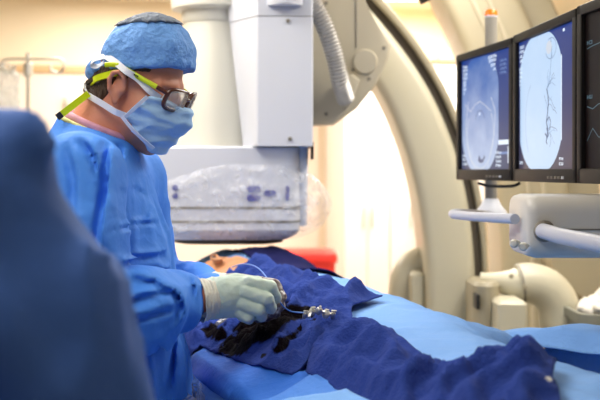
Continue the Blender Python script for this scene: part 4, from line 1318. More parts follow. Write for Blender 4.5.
TC = np.array([-0.378, 1.955])                                  # axis of the gown
COLLAR = np.array([-0.398, 1.955, 1.540]); COLN = np.array([0.42, -0.06, 1.0]); COLN = COLN / np.linalg.norm(COLN)
def surgeon_gown(p):
    q = p.copy(); q[..., 1] = TC[1] + (p[..., 1] - TC[1]) * 0.82   # wider than deep
    f = chain(q, [(-0.400, TC[1], 1.41), (-0.393, TC[1], 1.28), (-0.378, TC[1], 1.05), (-0.380, TC[1], 0.75), (-0.38, TC[1], 0.42)], [0.108, 0.128, 0.146, 0.165, 0.20], 0.06) * 0.9
    f = smin(f, smax(cone_sdf(p, NECK1 + (0.005, 0, -0.03), COLLAR + (0.006, 0, 0.03), 0.098, 0.070), (p - COLLAR) @ COLN, 0.004), 0.035)
    f = smin(f, cone_sdf(p, NECK1 + (-0.01, 0, -0.03), SH_R, 0.075, 0.070), 0.05)
    f = smin(f, cone_sdf(p, NECK1 + (0.02, 0, -0.03), SH_L, 0.075, 0.070), 0.05)
    arm_r = chain(p, [SH_R, SH_R * 0.5 + EL_R * 0.5, EL_R, EL_R * 0.55 + WR_R * 0.45 + (0, 0, -0.006), WR_R + (-0.040, -0.006, -0.0)], [0.080, 0.078, 0.074, 0.066, 0.046], 0.03)
    arm_r = smin(arm_r, chain(p, [EL_R + (0.03, 0, -0.02), P(140, 320, 1.755), P(178, 312, 1.81)], [0.055, 0.040, 0.028], 0.03), 0.03)
    f = smin(f, arm_r, 0.010)
    f = smin(f, chain(p, [SH_L, EL_L, EL_L * 0.5 + WR_L * 0.5 + (0, 0, 0.005), WR_L + (-0.040, 0.012, -0.004)], [0.072, 0.062, 0.050, 0.036], 0.02), 0.015)
    f = smax(f, 0.42 - p[..., 2], 0.01)
    return f
def gp(*L): return [np.array(P(*a)) for a in L]
# creases of the gown on the side towards the room: path (as seen from there), width, depth, ridge beside it
CREASES = [([(106, 146), (110, 166), (111, 200), (109, 245)], 0.006, 0.014), ([(84, 142), (97, 156), (105, 182)], 0.006, 0.009), ([(72, 150), (82, 180), (86, 220)], 0.008, 0.008),
           ([(120, 188), (138, 202), (156, 222)], 0.004, 0.004), ([(118, 228), (138, 226), (158, 225)], 0.003, 0.0035), ([(150, 170), (160, 210), (172, 262)], 0.006, 0.006), ([(132, 158), (136, 190), (134, 222)], 0.006, 0.005),
           ([(112, 262), (138, 262), (166, 262)], 0.004, 0.006), ([(166, 284), (178, 294), (182, 306), (177, 318)], 0.004, 0.008), ([(130, 297), (150, 292), (172, 290)], 0.004, 0.007),
           ([(128, 316), (152, 310), (178, 306)], 0.005, 0.008), ([(140, 276), (158, 280), (168, 290)], 0.004, 0.006), ([(120, 340), (126, 365), (125, 400)], 0.006, 0.008), ([(160, 340), (164, 370), (162, 405)], 0.006, 0.007),
           ([(100, 300), (118, 308), (128, 318)], 0.005, 0.008), ([(185, 282), (190, 292), (190, 304)], 0.003, 0.005)]
def crease(p, pts, w, A, Yc=1.75):
    L = [np.array(P(x, y, Yc))[[0, 2]] for x, y in pts]
    L = [np.array(v)[:2] for v in [tuple(q) for q in spline([(a[0], a[1], 0) for a in L], 5)]]
    u = p[..., [0, 2]]
    best = np.full(u.shape[:-1], 9.0); side = np.zeros(u.shape[:-1]); tt = np.zeros(u.shape[:-1])
    n = len(L) - 1
    for k, (a, b) in enumerate(zip(L, L[1:])):
        d = b - a; l = np.linalg.norm(d); d = d / l
        t = np.clip((u - a) @ d, 0, l); q = u - a - t[..., None] * d
        r = np.sqrt((q * q).sum(-1)); c = (u - a)[..., 0] * d[1] - (u - a)[..., 1] * d[0]
        m = r < best
        best[m] = r[m]; side[m] = np.sign(c[m]); tt[m] = (k + t[m] / l) / n
    taper = np.sin(np.pi * np.clip(tt * 0.92 + 0.04, 0, 1)) ** 0.6
    sd = best * side
    return 1.7 * A * taper * (0.75 * np.exp(-((sd + 1.7 * w) / (1.6 * w)) ** 2) - np.exp(-(sd / w) ** 2) + 0.25 * np.exp(-((sd - 2.2 * w) / (2.0 * w)) ** 2))
def gown_folds(p):
    ang = np.arctan2(p[..., 1] - TC[1], p[..., 0] - TC[0])
    v = np.stack([np.cos(ang) * 2.2 + p[..., 0] * 3, np.sin(ang) * 2.2 + p[..., 1] * 3, p[..., 2] * 1.5], -1)
    calm = np.clip((1.47 - p[..., 2]) / 0.08, 0.0, 1)
    d = (0.006 * noise(v * 1.6 + 3) + 0.006 * np.maximum(0, ridged(v * 1.8 + 9) - 0.2) ** 1.4) * calm
    w = p + 0.02 * noise(p * 12)[..., None]
    u = np.stack([w[..., 0] * 12 + w[..., 2] * 8, w[..., 1] * 9, w[..., 2] * 13 - w[..., 0] * 6], -1)
    d += (0.004 * np.maximum(0, ridged(u + 1) - 0.25) ** 1.3 + 0.0012 * noise(p * 30)) * calm
    near = np.clip((1.93 - p[..., 1]) / 0.05, 0, 1)
    m = near > 0
    e = np.zeros(len(p)); q = p[m]
    for c in CREASES: e[m] += crease(q, *c)
    return -(d + e * near)
gw = sdf_obj('gown', surgeon_gown, (-0.66, 1.52, 0.40), (-0.10, 2.40, 1.62), 0.0065, M_gown, surg, disp=gown_folds)
# neckline binding and the patterned scrub collar beneath it
def ring_pts(c, r, tilt, n=40, sx=1.0):
    x, y, z = frame_of(Vector(tilt))
    return [Vector(c) + x * (r * sx * math.cos(2 * math.pi * i / n)) + y * (r * math.sin(2 * math.pi * i / n)) for i in range(n + 1)]
ndir = Vector(NECK0 - NECK1).normalized()
ncol = Vector(NECK1) + ndir * 0.006
tube('neck_binding', ring_pts(COLLAR + COLN * 0.001, 0.0765, tuple(COLN)), 0.0042, M_binding, gw, seg=10, cap=False)
tube('scrub_collar', ring_pts(COLLAR + COLN * 0.007 + np.array([0.004, 0, 0]), 0.066, tuple(COLN)), 0.009, M_scrub, surg, seg=12, cap=False)
# trousers and shoes below the gown
for sy, nm in ((-0.1, 0), (0.1, 1)):
    tube('trouser_leg', [(-0.39, 1.95 + sy, 0.60), (-0.39, 1.95 + sy, 0.3), (-0.40, 1.95 + sy, 0.07)], [0.085, 0.072, 0.07], M_trouser, surg, seg=24)
    sdf_obj('shoe', lambda p, sy=sy: smax(smin(cone_sdf(p, (-0.42, 1.95 + sy, 0.05), (-0.25, 1.95 + sy, 0.035), 0.048, 0.040), cone_sdf(p, (-0.41, 1.95 + sy, 0.05), (-0.40, 1.95 + sy, 0.09), 0.045, 0.045), 0.02), 0.003 - p[..., 2], 0.004),
            (-0.50, 1.85 + sy, -0.01), (-0.18, 2.05 + sy, 0.16), 0.008, M_shoe, surg)

# ---- cap
hem_a, hem_b = HD.px(88, 72, -0.07), HD.px(199, 66, -0.02)
def cap_shape(q):
    f = ell_sdf(q, (0.009, 0, 0.050), (0.0905, 0.079, 0.080))
    return smin(f, ell_sdf(q, (0.022, 0, 0.088), (0.062, 0.060, 0.049)), 0.030)
def cap_sdf(q):
    f = cap_shape(q)
    h = half(q, hem_a, hem_b)
    f = smax(f, -h, 0.004)
    rim = np.abs(h - 0.006) - 0.006                     # folded hem band
    return smin(f, smax(cap_shape(q) - 0.0025, rim, 0.003), 0.002)
cap = local_surface('surgical_cap', HD, cap_sdf, (-0.115, -0.11, -0.04), (0.13, 0.11, 0.18), 0.0032, M_cap, surg,
                    disp=lambda q: -(0.0022 * ridged(q * np.array([34, 34, 22])) + 0.001 * noise(q * 90) + 0.003 * np.maximum(0, ridged(q * np.array([16, 16, 9]) + 4)) ** 2 - 0.0008))
def captop_sdf(q):
    f = cap_shape(q) - 0.0045
    t = half(q, HD.px(118, 26, -0.02), HD.px(192, 21, -0.02))
    return np.maximum(np.maximum(f, -(t + 0.004 * noise(q * 30))), -(cap_shape(q) + 0.004))
local_surface('crown_mesh', HD, captop_sdf, (-0.115, -0.11, 0.03), (0.13, 0.11, 0.18), 0.0034, M_captop, cap,
              disp=lambda q: -(0.003 * ridged(q * 40)))
# knotted tail of the cap at the back of the head
tail = Vector(HD.side(*HD.px(95, 68, -0.05), 0.004, cap_shape))
local_surface('cap_tail', HD, lambda q: smin(smin(ell_sdf(q, HD.loc(np.array(tail)) + (0.004, 0.01, 0.0), (0.020, 0.022, 0.018)), ell_sdf(q, HD.loc(np.array(tail)) + (-0.014, 0.008, -0.006), (0.012, 0.014, 0.020)), 0.01), ell_sdf(q, HD.loc(np.array(tail)) + (0.016, 0.004, 0.006), (0.016, 0.012, 0.010)), 0.01),
              (-0.16, -0.14, -0.06), (0.0, 0.06, 0.08), 0.003, M_cap, cap, disp=lambda q: -(0.004 * ridged(q * 60)))

# ---- hair showing between cap, ear and nape
def hair_sdf(q):
    f = smin(skull_sdf(q), cone_sdf(q, HD.loc(NECK0), HD.loc(NECK1), 0.056, 0.064), 0.02) - 0.0045
    f = smax(f, half(q, hem_a, hem_b) - 0.012, 0.003)
    a = np.abs(q[..., 1])
    nape = np.maximum(q[..., 0] + 0.010 - 0.25 * np.minimum(q[..., 2], 0), -q[..., 2] - 0.050)
    temple = np.maximum(np.maximum(-q[..., 0] - 0.006, q[..., 0] - 0.050), 0.022 + 0.3 * (q[..., 0]) - q[..., 2])
    burn = np.maximum(np.abs(q[..., 0] - 0.008) - 0.008, -q[..., 2] - 0.004)
    return smax(f, np.minimum(np.minimum(nape, temple), burn), 0.005)
local_surface('hair', HD, hair_sdf, (-0.12, -0.1, -0.06), (0.08, 0.1, 0.08), 0.003, M_hair, surg, disp=lambda q: -0.0015 * noise(q * np.array([150, 150, 60])))

# ---- mask
mk_t = HD.px(151, 98, -0.060); mk_f = HD.px(192, 113, 0.0); mk_s = HD.px(128, 117, -0.065); mk_b = HD.px(152, 153, -0.04)
def mask_body(q):
    f = skull_sdf(q) - 0.006
    f = smin(f, ell_sdf(q, (0.052, 0, -0.050), (0.061, 0.060, 0.068)) - 0.001, 0.03)
    return smin(f, cone_sdf(q, (0.085, 0, 0.0), (0.108, 0, -0.03), 0.012, 0.018), 0.03)
def mask_sdf(q):
    f = mask_body(q)
    f = smax(f, half(q, mk_t, mk_f), 0.004)
    f = smax(f, half(q, mk_s, mk_t), 0.004)
    f = smax(f, half(q, mk_b, mk_s), 0.004)
    return f
def mask_pleats(q):
    d = half(q, mk_t, mk_f) * -1
    ph = d / 0.024
    return -(0.0030 * np.abs((ph % 1) - 0.5) * 2 + 0.0018 * ridged(q * np.array([20, 26, 50])) + 0.003 * np.maximum(0, ridged(np.stack([q[..., 0] * 14 + q[..., 2] * 10, q[..., 1] * 10, q[..., 2] * 30 - q[..., 0] * 12], -1))) ** 2)
mask = local_surface('face_mask', HD, mask_sdf, (-0.01, -0.1, -0.16), (0.15, 0.1, 0.04), 0.0028, M_mask, surg, disp=mask_pleats)
def strap_pts(px_list, off, extra=None, y=-0.075):
    return [Vector(HD.side(*HD.px(x, yy, y), off, extra)) for x, yy in px_list]
def ribbon(name, pts, wd, material, parent, th=0.0012, n=8, spin=None):
    """Flat strap lying against the head: width along the surface, thin across it."""
    sp = spline(pts, n); bm = bmesh.new(); rings = []
    c = Vector(HD.O) if spin is None else Vector(spin)
    for i, p in enumerate(sp):
        t = (sp[min(len(sp) - 1, i + 1)] - sp[max(0, i - 1)]).normalized()
        nn = (p - c); nn = (nn - t * nn.dot(t)).normalized(); b = t.cross(nn)
        rings.append([bm.verts.new(p + b * (wd / 2 * u) + nn * (th * v)) for u, v in ((-1, 0), (1, 0), (1, 1), (-1, 1))])
    for a, b in zip(rings, rings[1:]):
        for k in range(4): bm.faces.new((a[k], a[(k + 1) % 4], b[(k + 1) % 4], b[k]))
    bm.faces.new(rings[0][::-1]); bm.faces.new(rings[-1])
    return sharp(bm_obj(name, bm, material, parent), 40)
ear_or_cap = lambda q: np.minimum(np.minimum(cap_sdf(q), ear_sdf(q)), mask_body(q) + 0.0 if False else cap_sdf(q))
M_edge = M_tie
ribbon('upper_tie', strap_pts([(153, 97)], 0.0028, ear_or_cap) + strap_pts([(147, 90), (138, 79), (130, 72)], 0.011, ear_or_cap) + strap_pts([(116, 62), (104, 56)], 0.0035, ear_or_cap), 0.0125, M_tie, mask)
up_end = strap_pts([(104, 56)], 0.003, ear_or_cap)[0]
ribbon('upper_tie', [up_end, Vector(W(*[float(v) for v in HD.loc(np.array(up_end))])) + Vector((-0.016, 0.03, 0.006)), up_end + Vector((-0.022, 0.07, 0.0))], 0.0125, M_tie, mask)
ribbon('tie_bow', spline([up_end + Vector((-0.004, 0.0, -0.002)), up_end + Vector((-0.022, 0.004, -0.006)), up_end + Vector((-0.030, 0.010, -0.014)), up_end + Vector((-0.018, 0.008, -0.018)), up_end + Vector((-0.004, 0.004, -0.010))], 6), 0.010, M_tie, mask, n=2)
low = strap_pts([(131, 118), (118, 113), (106, 106), (96, 100)], 0.003, None, -0.07)
nk = lambda a: Vector(NECK0) * 0.75 + Vector(NECK1) * 0.25 + Vector((math.cos(a), math.sin(a), 0)) * 0.066
ribbon('lower_tie', [low[0]] + [P(116, 112, 1.875), P(103, 104, 1.885), P(91, 97, 1.905), P(85, 93, 1.95), P(84, 90, 2.0)], 0.012, M_tie, mask, spin=Vector(NECK0))
# stitched white edge of the mask
ed = strap_pts([(151, 97), (142, 107), (131, 117)], 0.0088, lambda q: mask_body(q) - 0.002, -0.06)
ribbon('mask_edge', ed, 0.007, M_tie, mask, th=0.002)
ed2 = strap_pts([(130, 117), (137, 127), (145, 138), (152, 148)], 0.0088, lambda q: mask_body(q) - 0.002, -0.05)
ribbon('mask_edge', ed2, 0.007, M_tie, mask, th=0.002)

# ---- glasses with lime arms and a lime retaining strap
gl = bpy.data.objects.new('glasses', None); COL.objects.link(gl); gl.location = W(0.105, 0, 0.0) - surg.location; gl.parent = surg
GX, GZ = 0.114, 0.004
def lens_outline(sy, r=1.0, n=32):
    pts = []
    for k in range(n):
        a = 2 * math.pi * k / n
        y = 0.0255 * r * math.copysign(abs(math.cos(a)) ** 0.55, math.cos(a)); z = 0.0195 * r * math.copysign(abs(math.sin(a)) ** 0.55, math.sin(a))
        wrap = -0.016 * ((abs(sy * 0.034 + y)) / 0.06) ** 2
        pts.append(W(GX + wrap + 0.10 * z, sy * 0.034 + y, GZ + z))
    return pts
for sy in (-1, 1):
    pts = lens_outline(sy)
    tube('rim', pts + [pts[0]], 0.0046, M_tort, gl, seg=10, cap=False)
    bm = bmesh.new(); vs = [bm.verts.new(p) for p in lens_outline(sy, 0.97)]
    cpt = sum((v.co for v in vs), Vector()) / len(vs) + Vector(HD.R.col[0]) * 0.004
    cv = bm.verts.new(cpt)
    for k in range(len(vs)): bm.faces.new((vs[k], vs[(k + 1) % len(vs)], cv))
    bo_ = bm_obj('lens', bm, M_lens, gl)
    md = bo_.modifiers.new('thickness', 'SOLIDIFY'); md.thickness = 0.005
    h0 = W(GX - 0.019, sy * 0.062, GZ + 0.010); h1 = W(GX - 0.036, sy * 0.069, GZ + 0.013)
    tube('hinge', [W(GX - 0.012, sy * 0.057, GZ + 0.007), h0, h1], [0.0045, 0.0048, 0.004], M_tort, gl, seg=10)
    ta = [h1 - (h0 - h1) * 0.0, W(0.050, sy * 0.0755, GZ + 0.017), W(0.020, sy * 0.0805, GZ + 0.0215), W(-0.006, sy * 0.084, GZ + 0.024), W(-0.03, sy * 0.084, GZ + 0.016)]
    tube('temple_arm', spline(ta, 8), [0.0048] * 33, M_lime, gl, seg=12, flat=0.55, up=tuple(HD.R.col[2]))
for k in range(6):
    q_ = Vector(ta[1]).lerp(Vector(ta[2]), 0.0)
a_, b_ = W(0.040, -0.0815, GZ + 0.0188), W(0.020, -0.0850, GZ + 0.0215)
for k in range(7):                                                   # maker's lettering on the arm, too small to read
    c_ = a_.lerp(b_, k / 6)
    box('arm_lettering', c_, (0.0019, 0.0010, 0.0026 if k % 2 else 0.0036), M_dark, gl, rot=HD.R)
tube('bridge', spline([W(GX, -0.010, GZ + 0.004), W(GX + 0.004, 0, GZ + 0.007), W(GX, 0.010, GZ + 0.004)], 6), 0.0032, M_tort, gl, seg=10)
for sy in (-1, 1):
    tube('nose_pad', [W(GX - 0.004, sy * 0.011, GZ - 0.006), W(GX - 0.008, sy * 0.012, GZ - 0.011)], 0.0025, M_tort, gl, seg=8)
hair_out = lambda q: hair_sdf(q)
sp1 = strap_pts([(120, 73), (110, 75), (100, 77), (94, 79)], 0.0065, hair_out, -0.07)
ribbon('strap', sp1 + [sp1[-1] + Vector((-0.012, 0.02, -0.006)), sp1[-1] + Vector((-0.012, 0.05, -0.008))], 0.0125, M_lime, gl, th=0.003)
rs = [sp1[-1] + Vector((-0.004, 0.006, 0.0)), P(87, 84, 1.93), P(86, 90, 1.915), P(89, 95, 1.90)]
ribbon('strap_slider', rs, 0.009, M_dark, gl, th=0.004)
ribbon('strap_tail', [P(88, 94, 1.90), P(80, 100, 1.885), P(71, 107, 1.875), P(62, 114, 1.87)], 0.0125, M_lime, gl, th=0.003, spin=(-0.45, 2.6, 1.75))
ribbon('strap_end', [P(62, 114, 1.869), P(57, 117.5, 1.868)], 0.0125, M_dark, gl, th=0.0035, spin=(-0.45, 2.6, 1.75))
for sy in (-1, 1):
    bm = bmesh.new(); bmesh.ops.create_uvsphere(bm, u_segments=20, v_segments=12, radius=0.0122)
    bmesh.ops.transform(bm, matrix=HD.M @ Matrix.Translation((0.0765, sy * 0.031, -0.001)), verts=bm.verts)
    ey = bm_obj('eye', bm, M_eye, surg)
    lathe('iris', [(0.0055, 0), (0.005, 0.0012), (0, 0.0016)], W(0.0765 + 0.0111, sy * 0.031, -0.003), M_iris, ey, axis=tuple(HD.R @ Vector((1, 0, -0.2))), seg=20)

# ---- gloves: palm, five bent fingers, cuff
def hand_sdf(fingers, thumb, wrist, palm_pts):
    def fn(p):
        f = chain(p, [wrist] + palm_pts[:1], [0.030, 0.031], 0.02)
        for (a, b, ra, rb) in palm_pts[1:]: f = smin(f, cone_sdf(p, a, b, ra, rb), 0.014)
        for pts, r in fingers:
            g = chain(p, pts, r, 0.003)
            f = smin(f, g, 0.0022)
        f = smin(f, chain(p, thumb[0], thumb[1], 0.005), 0.008)
        return f
    return fn
V3 = lambda *a: np.array(P(*a))
def fing(L, r): return ([V3(*a) for a in L], r)
rf = [fing([(249, 283, 1.872), (270, 287, 1.872), (276, 298, 1.898), (268, 306, 1.915)], [0.0125, 0.0115, 0.0100, 0.0085]),
      fing([(245, 292, 1.862), (267, 299, 1.858), (271, 308, 1.884), (262, 311, 1.902)], [0.0130, 0.0118, 0.0100, 0.0085]),
      fing([(241, 303, 1.862), (259, 310, 1.858), (262, 316, 1.882), (253, 315, 1.900)], [0.0125, 0.0112, 0.0095, 0.0080]),
      fing([(235, 310, 1.868), (248, 317, 1.866), (249, 319, 1.888), (241, 317, 1.902)], [0.0110, 0.0100, 0.0085, 0.0075])]
rt = ([V3(216, 287, 1.890), V3(236, 281, 1.912), V3(257, 283, 1.925), V3(270, 293, 1.922)], [0.018, 0.014, 0.0115, 0.009])
wr = V3(210, 298, 1.868)
palm_r = [V3(224, 296, 1.872), (V3(212, 290, 1.872), V3(249, 284, 1.880), 0.021, 0.015), (V3(212, 297, 1.868), V3(245, 292, 1.872), 0.024, 0.015),
          (V3(212, 303, 1.868), V3(241, 303, 1.872), 0.022, 0.014), (V3(212, 308, 1.874), V3(235, 310, 1.876), 0.017, 0.013)]
glove_folds = lambda p: -(0.0012 * ridged(p * np.array([40, 40, 70])) + 0.0022 * np.maximum(0, ridged(np.stack([p[..., 0] * 60 - p[..., 2] * 12, p[..., 1] * 25, p[..., 2] * 20], -1))) ** 2 * np.clip((P(232, 0, 1.87).x - p[..., 0]) / 0.04, 0.1, 1))
gr = sdf_obj('glove', hand_sdf(rf, rt, wr, palm_r), (-0.20, 1.82, 1.16), (-0.02, 1.97, 1.29), 0.0021, M_glove, surg, disp=glove_folds)
gr['label'] = 'pale green-white latex glove'
def cuff(c0, c1, r0, r1, material, parent):
    """Gathered cuff of a glove pulled over the sleeve end."""
    x, y, z = frame_of(Vector(c1) - Vector(c0)); L = (Vector(c1) - Vector(c0)).length
    rings = []
    for i in range(18):
        t = i / 17; ring = []
        for j in range(56):
            a = 2 * math.pi * j / 56
            r = r0 + (r1 - r0) * t + 0.0010 * math.sin(i * 1.9) + 0.0022 * float(noise(np.array([math.cos(a) * 2, math.sin(a) * 2, t * 5])))
            if i == 0: r += 0.002
            ring.append(Vector(c0) + z * (L * t) + x * (r * math.cos(a)) + y * (r * math.sin(a)))
        rings.append(ring)
    o = loft('cuff', rings, material, parent, cap=False, deg=70)
    md = o.modifiers.new('thickness', 'SOLIDIFY'); md.thickness = 0.0015
    return o
cuff(P(200, 300, 1.858), P(217, 297.5, 1.870), 0.041, 0.033, M_cuff, gr)
lf = [fing([(256, 282, 1.995), (275, 285, 1.970), (281, 297, 1.952), (276, 306, 1.935)], [0.0120, 0.0112, 0.0100, 0.0085]),
      fing([(255, 289, 2.000), (276, 294, 1.980), (280, 306, 1.960), (272, 313, 1.942)], [0.0125, 0.0115, 0.0100, 0.0085]),
      fing([(252, 297, 2.003), (272, 303, 1.988), (275, 313, 1.968), (266, 317, 1.950)], [0.0120, 0.0110, 0.0095, 0.0080]),
      fing([(248, 304, 2.003), (262, 311, 1.992), (266, 317, 1.976), (258, 319, 1.962)], [0.0105, 0.0098, 0.0085, 0.0075])]
lt = ([V3(238, 286, 2.005), V3(255, 290, 1.972), V3(268, 296, 1.950), V3(274, 303, 1.932)], [0.017, 0.0135, 0.0115, 0.009])
palm_l = [V3(240, 291, 2.022), (V3(232, 285, 2.025), V3(256, 283, 2.000), 0.020, 0.014), (V3(232, 290, 2.025), V3(255, 289, 2.004), 0.022, 0.015),
          (V3(232, 296, 2.025), V3(252, 297, 2.006), 0.021, 0.014), (V3(232, 300, 2.025), V3(248, 304, 2.006), 0.017, 0.012)]
gl2 = sdf_obj('glove', hand_sdf(lf, lt, V3(226, 290, 2.032), palm_l), (-0.19, 1.90, 1.15), (-0.01, 2.08, 1.29), 0.0028, M_glove_b, surg, disp=lambda p: -0.0014 * ridged(p * 60))
gl2['label'] = 'blood-smeared grey glove'
cuff(P(216, 290, 2.046), P(230, 290, 2.03), 0.036, 0.032, M_cuff, gl2)

# ---- guide wire held between the hands
cw = spline([P(232, 267, 2.45), P(244, 264, 2.3), P(258, 268, 2.1), P(271, 284, 1.955), P(279, 301, 1.93), P(290, 311, 1.95), on_cloth(306, 319, za) + Vector((0, 0, 0.012))], 12)
M_wire = mat('blue_catheter', (60, 130, 220), 0.3)
wi = tube('catheter', cw, 0.0014, M_wire, None, seg=8)
tag(wi, 'thin blue catheter running from the gloved fingers to the shiny valve manifold', 'catheter')

# =================== person nearest the camera, seen from behind =========================================
nurse = thing('person', 'person in a shadow-dulled blue gown at the left edge, seen from behind', 'person', (-0.47, 0.95, 0))
nh = Head((-0.50, 0.98, 1.67), -75, 5)
nR = np.array((-0.292, 0.93, 1.440)); nM = np.array((-0.240, 0.945, 1.34)); nEl = np.array((-0.207, 0.96, 1.20)); nWr = np.array((-0.26, 1.22, 1.06))
nLs = np.array([-0.66, 0.98, 1.44]); nLe = np.array([-0.73, 1.03, 1.20]); nLw = np.array([-0.60, 1.25, 1.12])
def nurse_body(p):
    f = np.full(p.shape[:-1], 0.3)
    m = np.linalg.norm(p - nh.O, axis=-1) < 0.26
    if m.any(): f[m] = nh.sdf(p[m])
    m = p[..., 2] < 1.70
    q = p[m]
    g = cone_sdf(q, (-0.50, 0.965, 1.66), (-0.49, 0.95, 1.5), 0.056, 0.064)
    g = smin(g, chain(q, [(-0.48, 0.96, 1.42), (-0.48, 0.96, 1.15), (-0.48, 0.96, 0.95)], [0.10, 0.095, 0.105], 0.05), 0.05)
    g = smin(g, chain(q, [nR, nEl, nWr, nWr + (-0.01, 0.07, 0.0)], [0.05, 0.038, 0.028, 0.026]), 0.05)
    g = smin(g, chain(q, [nLs, nLe, nLw, nLw + (0.02, 0.07, 0.0)], [0.05, 0.038, 0.028, 0.026]), 0.05)
    for sx in (-0.1, 0.1):
        g = smin(g, chain(q, [(-0.48 + sx, 0.96, 0.9), (-0.48 + sx, 0.96, 0.5), (-0.48 + sx, 0.95, 0.09)], [0.085, 0.055, 0.04]), 0.04)
        g = smin(g, cone_sdf(q, (-0.48 + sx, 0.95, 0.05), (-0.47 + sx, 1.08, 0.035), 0.035, 0.028), 0.03)
    f[m] = smin(f[m], g, 0.02)
    return f
sdf_obj('body', nurse_body, (-0.84, 0.76, 0.0), (-0.04, 1.36, 1.9), 0.013, M_skin, nurse)
def nurse_gown(p):
    q = p.copy(); q[..., 0] = -0.48 + (p[..., 0] + 0.48) * 0.72
    f = chain(q, [(-0.48, 0.96, 1.38), (-0.48, 0.96, 1.2), (-0.48, 0.96, 0.9), (-0.48, 0.96, 0.42)], [0.118, 0.132, 0.135, 0.18], 0.06) * 0.9
    f = smin(f, cone_sdf(p, (-0.49, 0.955, 1.44), (-0.49, 0.955, 1.50), 0.09, 0.066), 0.04)
    f = smin(f, cone_sdf(p, (-0.48, 0.95, 1.435), nR, 0.062, 0.052), 0.025)
    f = smin(f, cone_sdf(p, (-0.50, 0.95, 1.435), nLs, 0.062, 0.055), 0.03)
    f = smin(f, chain(p, [nR, nM, nEl, (nEl + nWr) / 2, nWr + (0, -0.02, 0)], [0.054, 0.062, 0.064, 0.058, 0.045], 0.02), 0.02)
    f = smin(f, cone_sdf(p, (-0.40, 0.94, 1.462), (-0.272, 0.93, 1.472), 0.045, 0.038), 0.015)      # peaked shoulder seam
    f = smin(f, chain(p, [nLs, nLe, (nLe + nLw) / 2, nLw + (0, -0.02, 0)], [0.070, 0.074, 0.066, 0.045], 0.03), 0.03)
    return smax(f, 0.42 - p[..., 2], 0.01)
def nurse_folds(p):
    v = np.stack([p[..., 0] * 13 + p[..., 2] * 4, p[..., 1] * 10, p[..., 2] * 3.2 - p[..., 0] * 2], -1)
    return -(0.012 * noise(v * 0.8) + 0.018 * np.maximum(0, ridged(v + 5)) ** 2 + 0.002 * noise(p * 26))
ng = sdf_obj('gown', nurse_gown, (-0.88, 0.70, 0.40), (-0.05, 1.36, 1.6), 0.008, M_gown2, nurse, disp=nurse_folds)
nk_b = tube('neck_binding', ring_pts((-0.49, 0.957, 1.515), 0.072, (0, -0.15, 1)), 0.005, M_gown2, ng, seg=10, cap=False)
local_surface('surgical_cap', nh, lambda q: smax(cap_shape(q), -half(q, (-0.09, 0.0), (0.11, 0.06)), 0.004), (-0.115, -0.11, -0.04), (0.13, 0.11, 0.18), 0.005, M_cap, nurse)
for cpos, dv in ((nWr, Vector((-0.1, 1, 0))), (nLw, Vector((0.25, 1, 0)))):
    x_, y_, z_ = frame_of(dv)
    c = Vector(cpos)
    def nf(p, c=c, z_=z_, x_=x_, y_=y_):
        f = cone_sdf(p, c, c + z_ * 0.07, 0.032, 0.034)
        for k, L in enumerate((0.065, 0.075, 0.07, 0.055)):
            o = x_ * (0.03 - 0.02 * k)
            f = smin(f, chain(p, [c + z_ * 0.075 + o, c + z_ * (0.075 + L * 0.55) + o * 1.1 - y_ * 0.006, c + z_ * (0.07 + L) + o * 1.1 - y_ * 0.026], [0.0105, 0.0095, 0.008]), 0.005)
        f = smin(f, chain(p, [c + z_ * 0.03 + x_ * 0.03, c + z_ * 0.07 + x_ * 0.055 - y_ * 0.01, c + z_ * 0.1 + x_ * 0.055 - y_ * 0.025], [0.015, 0.011, 0.009]), 0.008)
        return f
    sdf_obj('glove', nf, tuple(c - Vector((0.12, 0.06, 0.09))), tuple(c + Vector((0.12, 0.20, 0.09))), 0.005, M_glove, nurse)
for sx in (-0.1, 0.1):
    tube('trouser_leg', [(-0.48 + sx, 0.96, 0.60), (-0.48 + sx, 0.96, 0.3), (-0.48 + sx, 0.95, 0.07)], [0.085, 0.072, 0.07], M_trouser, nurse, seg=24)
    sdf_obj('shoe', lambda p, sx=sx: smax(smin(cone_sdf(p, (-0.48 + sx, 0.93, 0.05), (-0.47 + sx, 1.10, 0.035), 0.048, 0.040), cone_sdf(p, (-0.48 + sx, 0.94, 0.05), (-0.48 + sx, 0.95, 0.09), 0.045, 0.045), 0.02), 0.003 - p[..., 2], 0.004),
            (-0.56 + sx, 0.86, -0.01), (-0.38 + sx, 1.18, 0.16), 0.008, M_shoe, nurse)

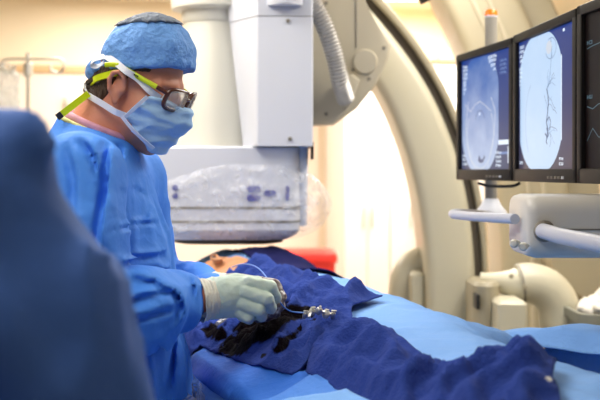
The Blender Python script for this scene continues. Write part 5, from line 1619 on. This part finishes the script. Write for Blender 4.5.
# =================== the patient under the drapes ==========================================================
pat = thing('person', 'patient lying under the blue drapes, only a patch of bare skin showing below the detector', 'person', tuple(table_pt(-0.2, 0.05, 1.02)))
def tp_(s, v, z): return np.array(table_pt(s, v, z))
PHR = Matrix((Vector((0, 0, 1)), Vector((VV[0], VV[1], 0)), Vector((0, 0, 1)).cross(Vector((VV[0], VV[1], 0))))).transposed()
class PHead(Head):
    def __init__(s, O, R):
        s.O = np.array(O); s.R = R; s.Rn = np.array(R); s.M = Matrix.Translation(Vector(O)) @ R.to_4x4()
ph_xy = sv_of(*np.array(P(224, 264, 2.86))[:2])
_t = math.radians(68); _f, _l, _u = [Vector(c) for c in PHR.transposed()]
PHR = Matrix((_f * math.cos(_t) + _l * math.sin(_t), _l * math.cos(_t) - _f * math.sin(_t), _u)).transposed()   # face turned to the far side
PH = PHead(tp_(float(ph_xy[0]), float(ph_xy[1]), 1.138), PHR)
ps, pv = float(ph_xy[0]), float(ph_xy[1])
def patient_body(p):
    f = np.full(p.shape[:-1], 0.3)
    m = np.linalg.norm(p - PH.O, axis=-1) < 0.26
    if m.any(): f[m] = PH.sdf(p[m])
    m = f > -0.5
    q = p[m]
    g = cone_sdf(q, PH.w(-0.02, 0, -0.07), tp_(ps + 0.20, pv + 0.06, 1.07), 0.055, 0.06)
    q2 = q.copy(); q2[..., 2] = 1.08 + (q[..., 2] - 1.08) * 1.6
    g = smin(g, chain(q2, [tp_(ps + 0.27, 0.03, 1.07), tp_(-0.25, 0.05, 1.07), tp_(0.0, 0.06, 1.065)], [0.13, 0.115, 0.115], 0.05) * 0.7, 0.04)
    for sgn in (-1, 1):
        g = smin(g, chain(q, [tp_(0.0, 0.06 + sgn * 0.07, 1.08), tp_(0.42, 0.06 + sgn * 0.08, 1.075), tp_(0.82, 0.06 + sgn * 0.07, 1.06), ], [0.065, 0.05, 0.036]), 0.03)
        g = smin(g, cone_sdf(q, tp_(0.83, 0.06 + sgn * 0.07, 1.05), tp_(0.86, 0.06 + sgn * 0.08, 1.11), 0.03, 0.022), 0.02)
        g = smin(g, chain(q, [tp_(ps + 0.27, 0.05 + sgn * 0.14, 1.07), tp_(-0.33, 0.05 + sgn * 0.17, 1.06), tp_(-0.08, 0.06 + sgn * 0.16, 1.06)], [0.042, 0.034, 0.028]), 0.03)
    f[m] = smin(f[m], g, 0.02)
    return f
sdf_obj('body', patient_body, (-0.45, 1.05, 0.99), (0.62, 3.1, 1.30), 0.0085, M_skin2, pat)
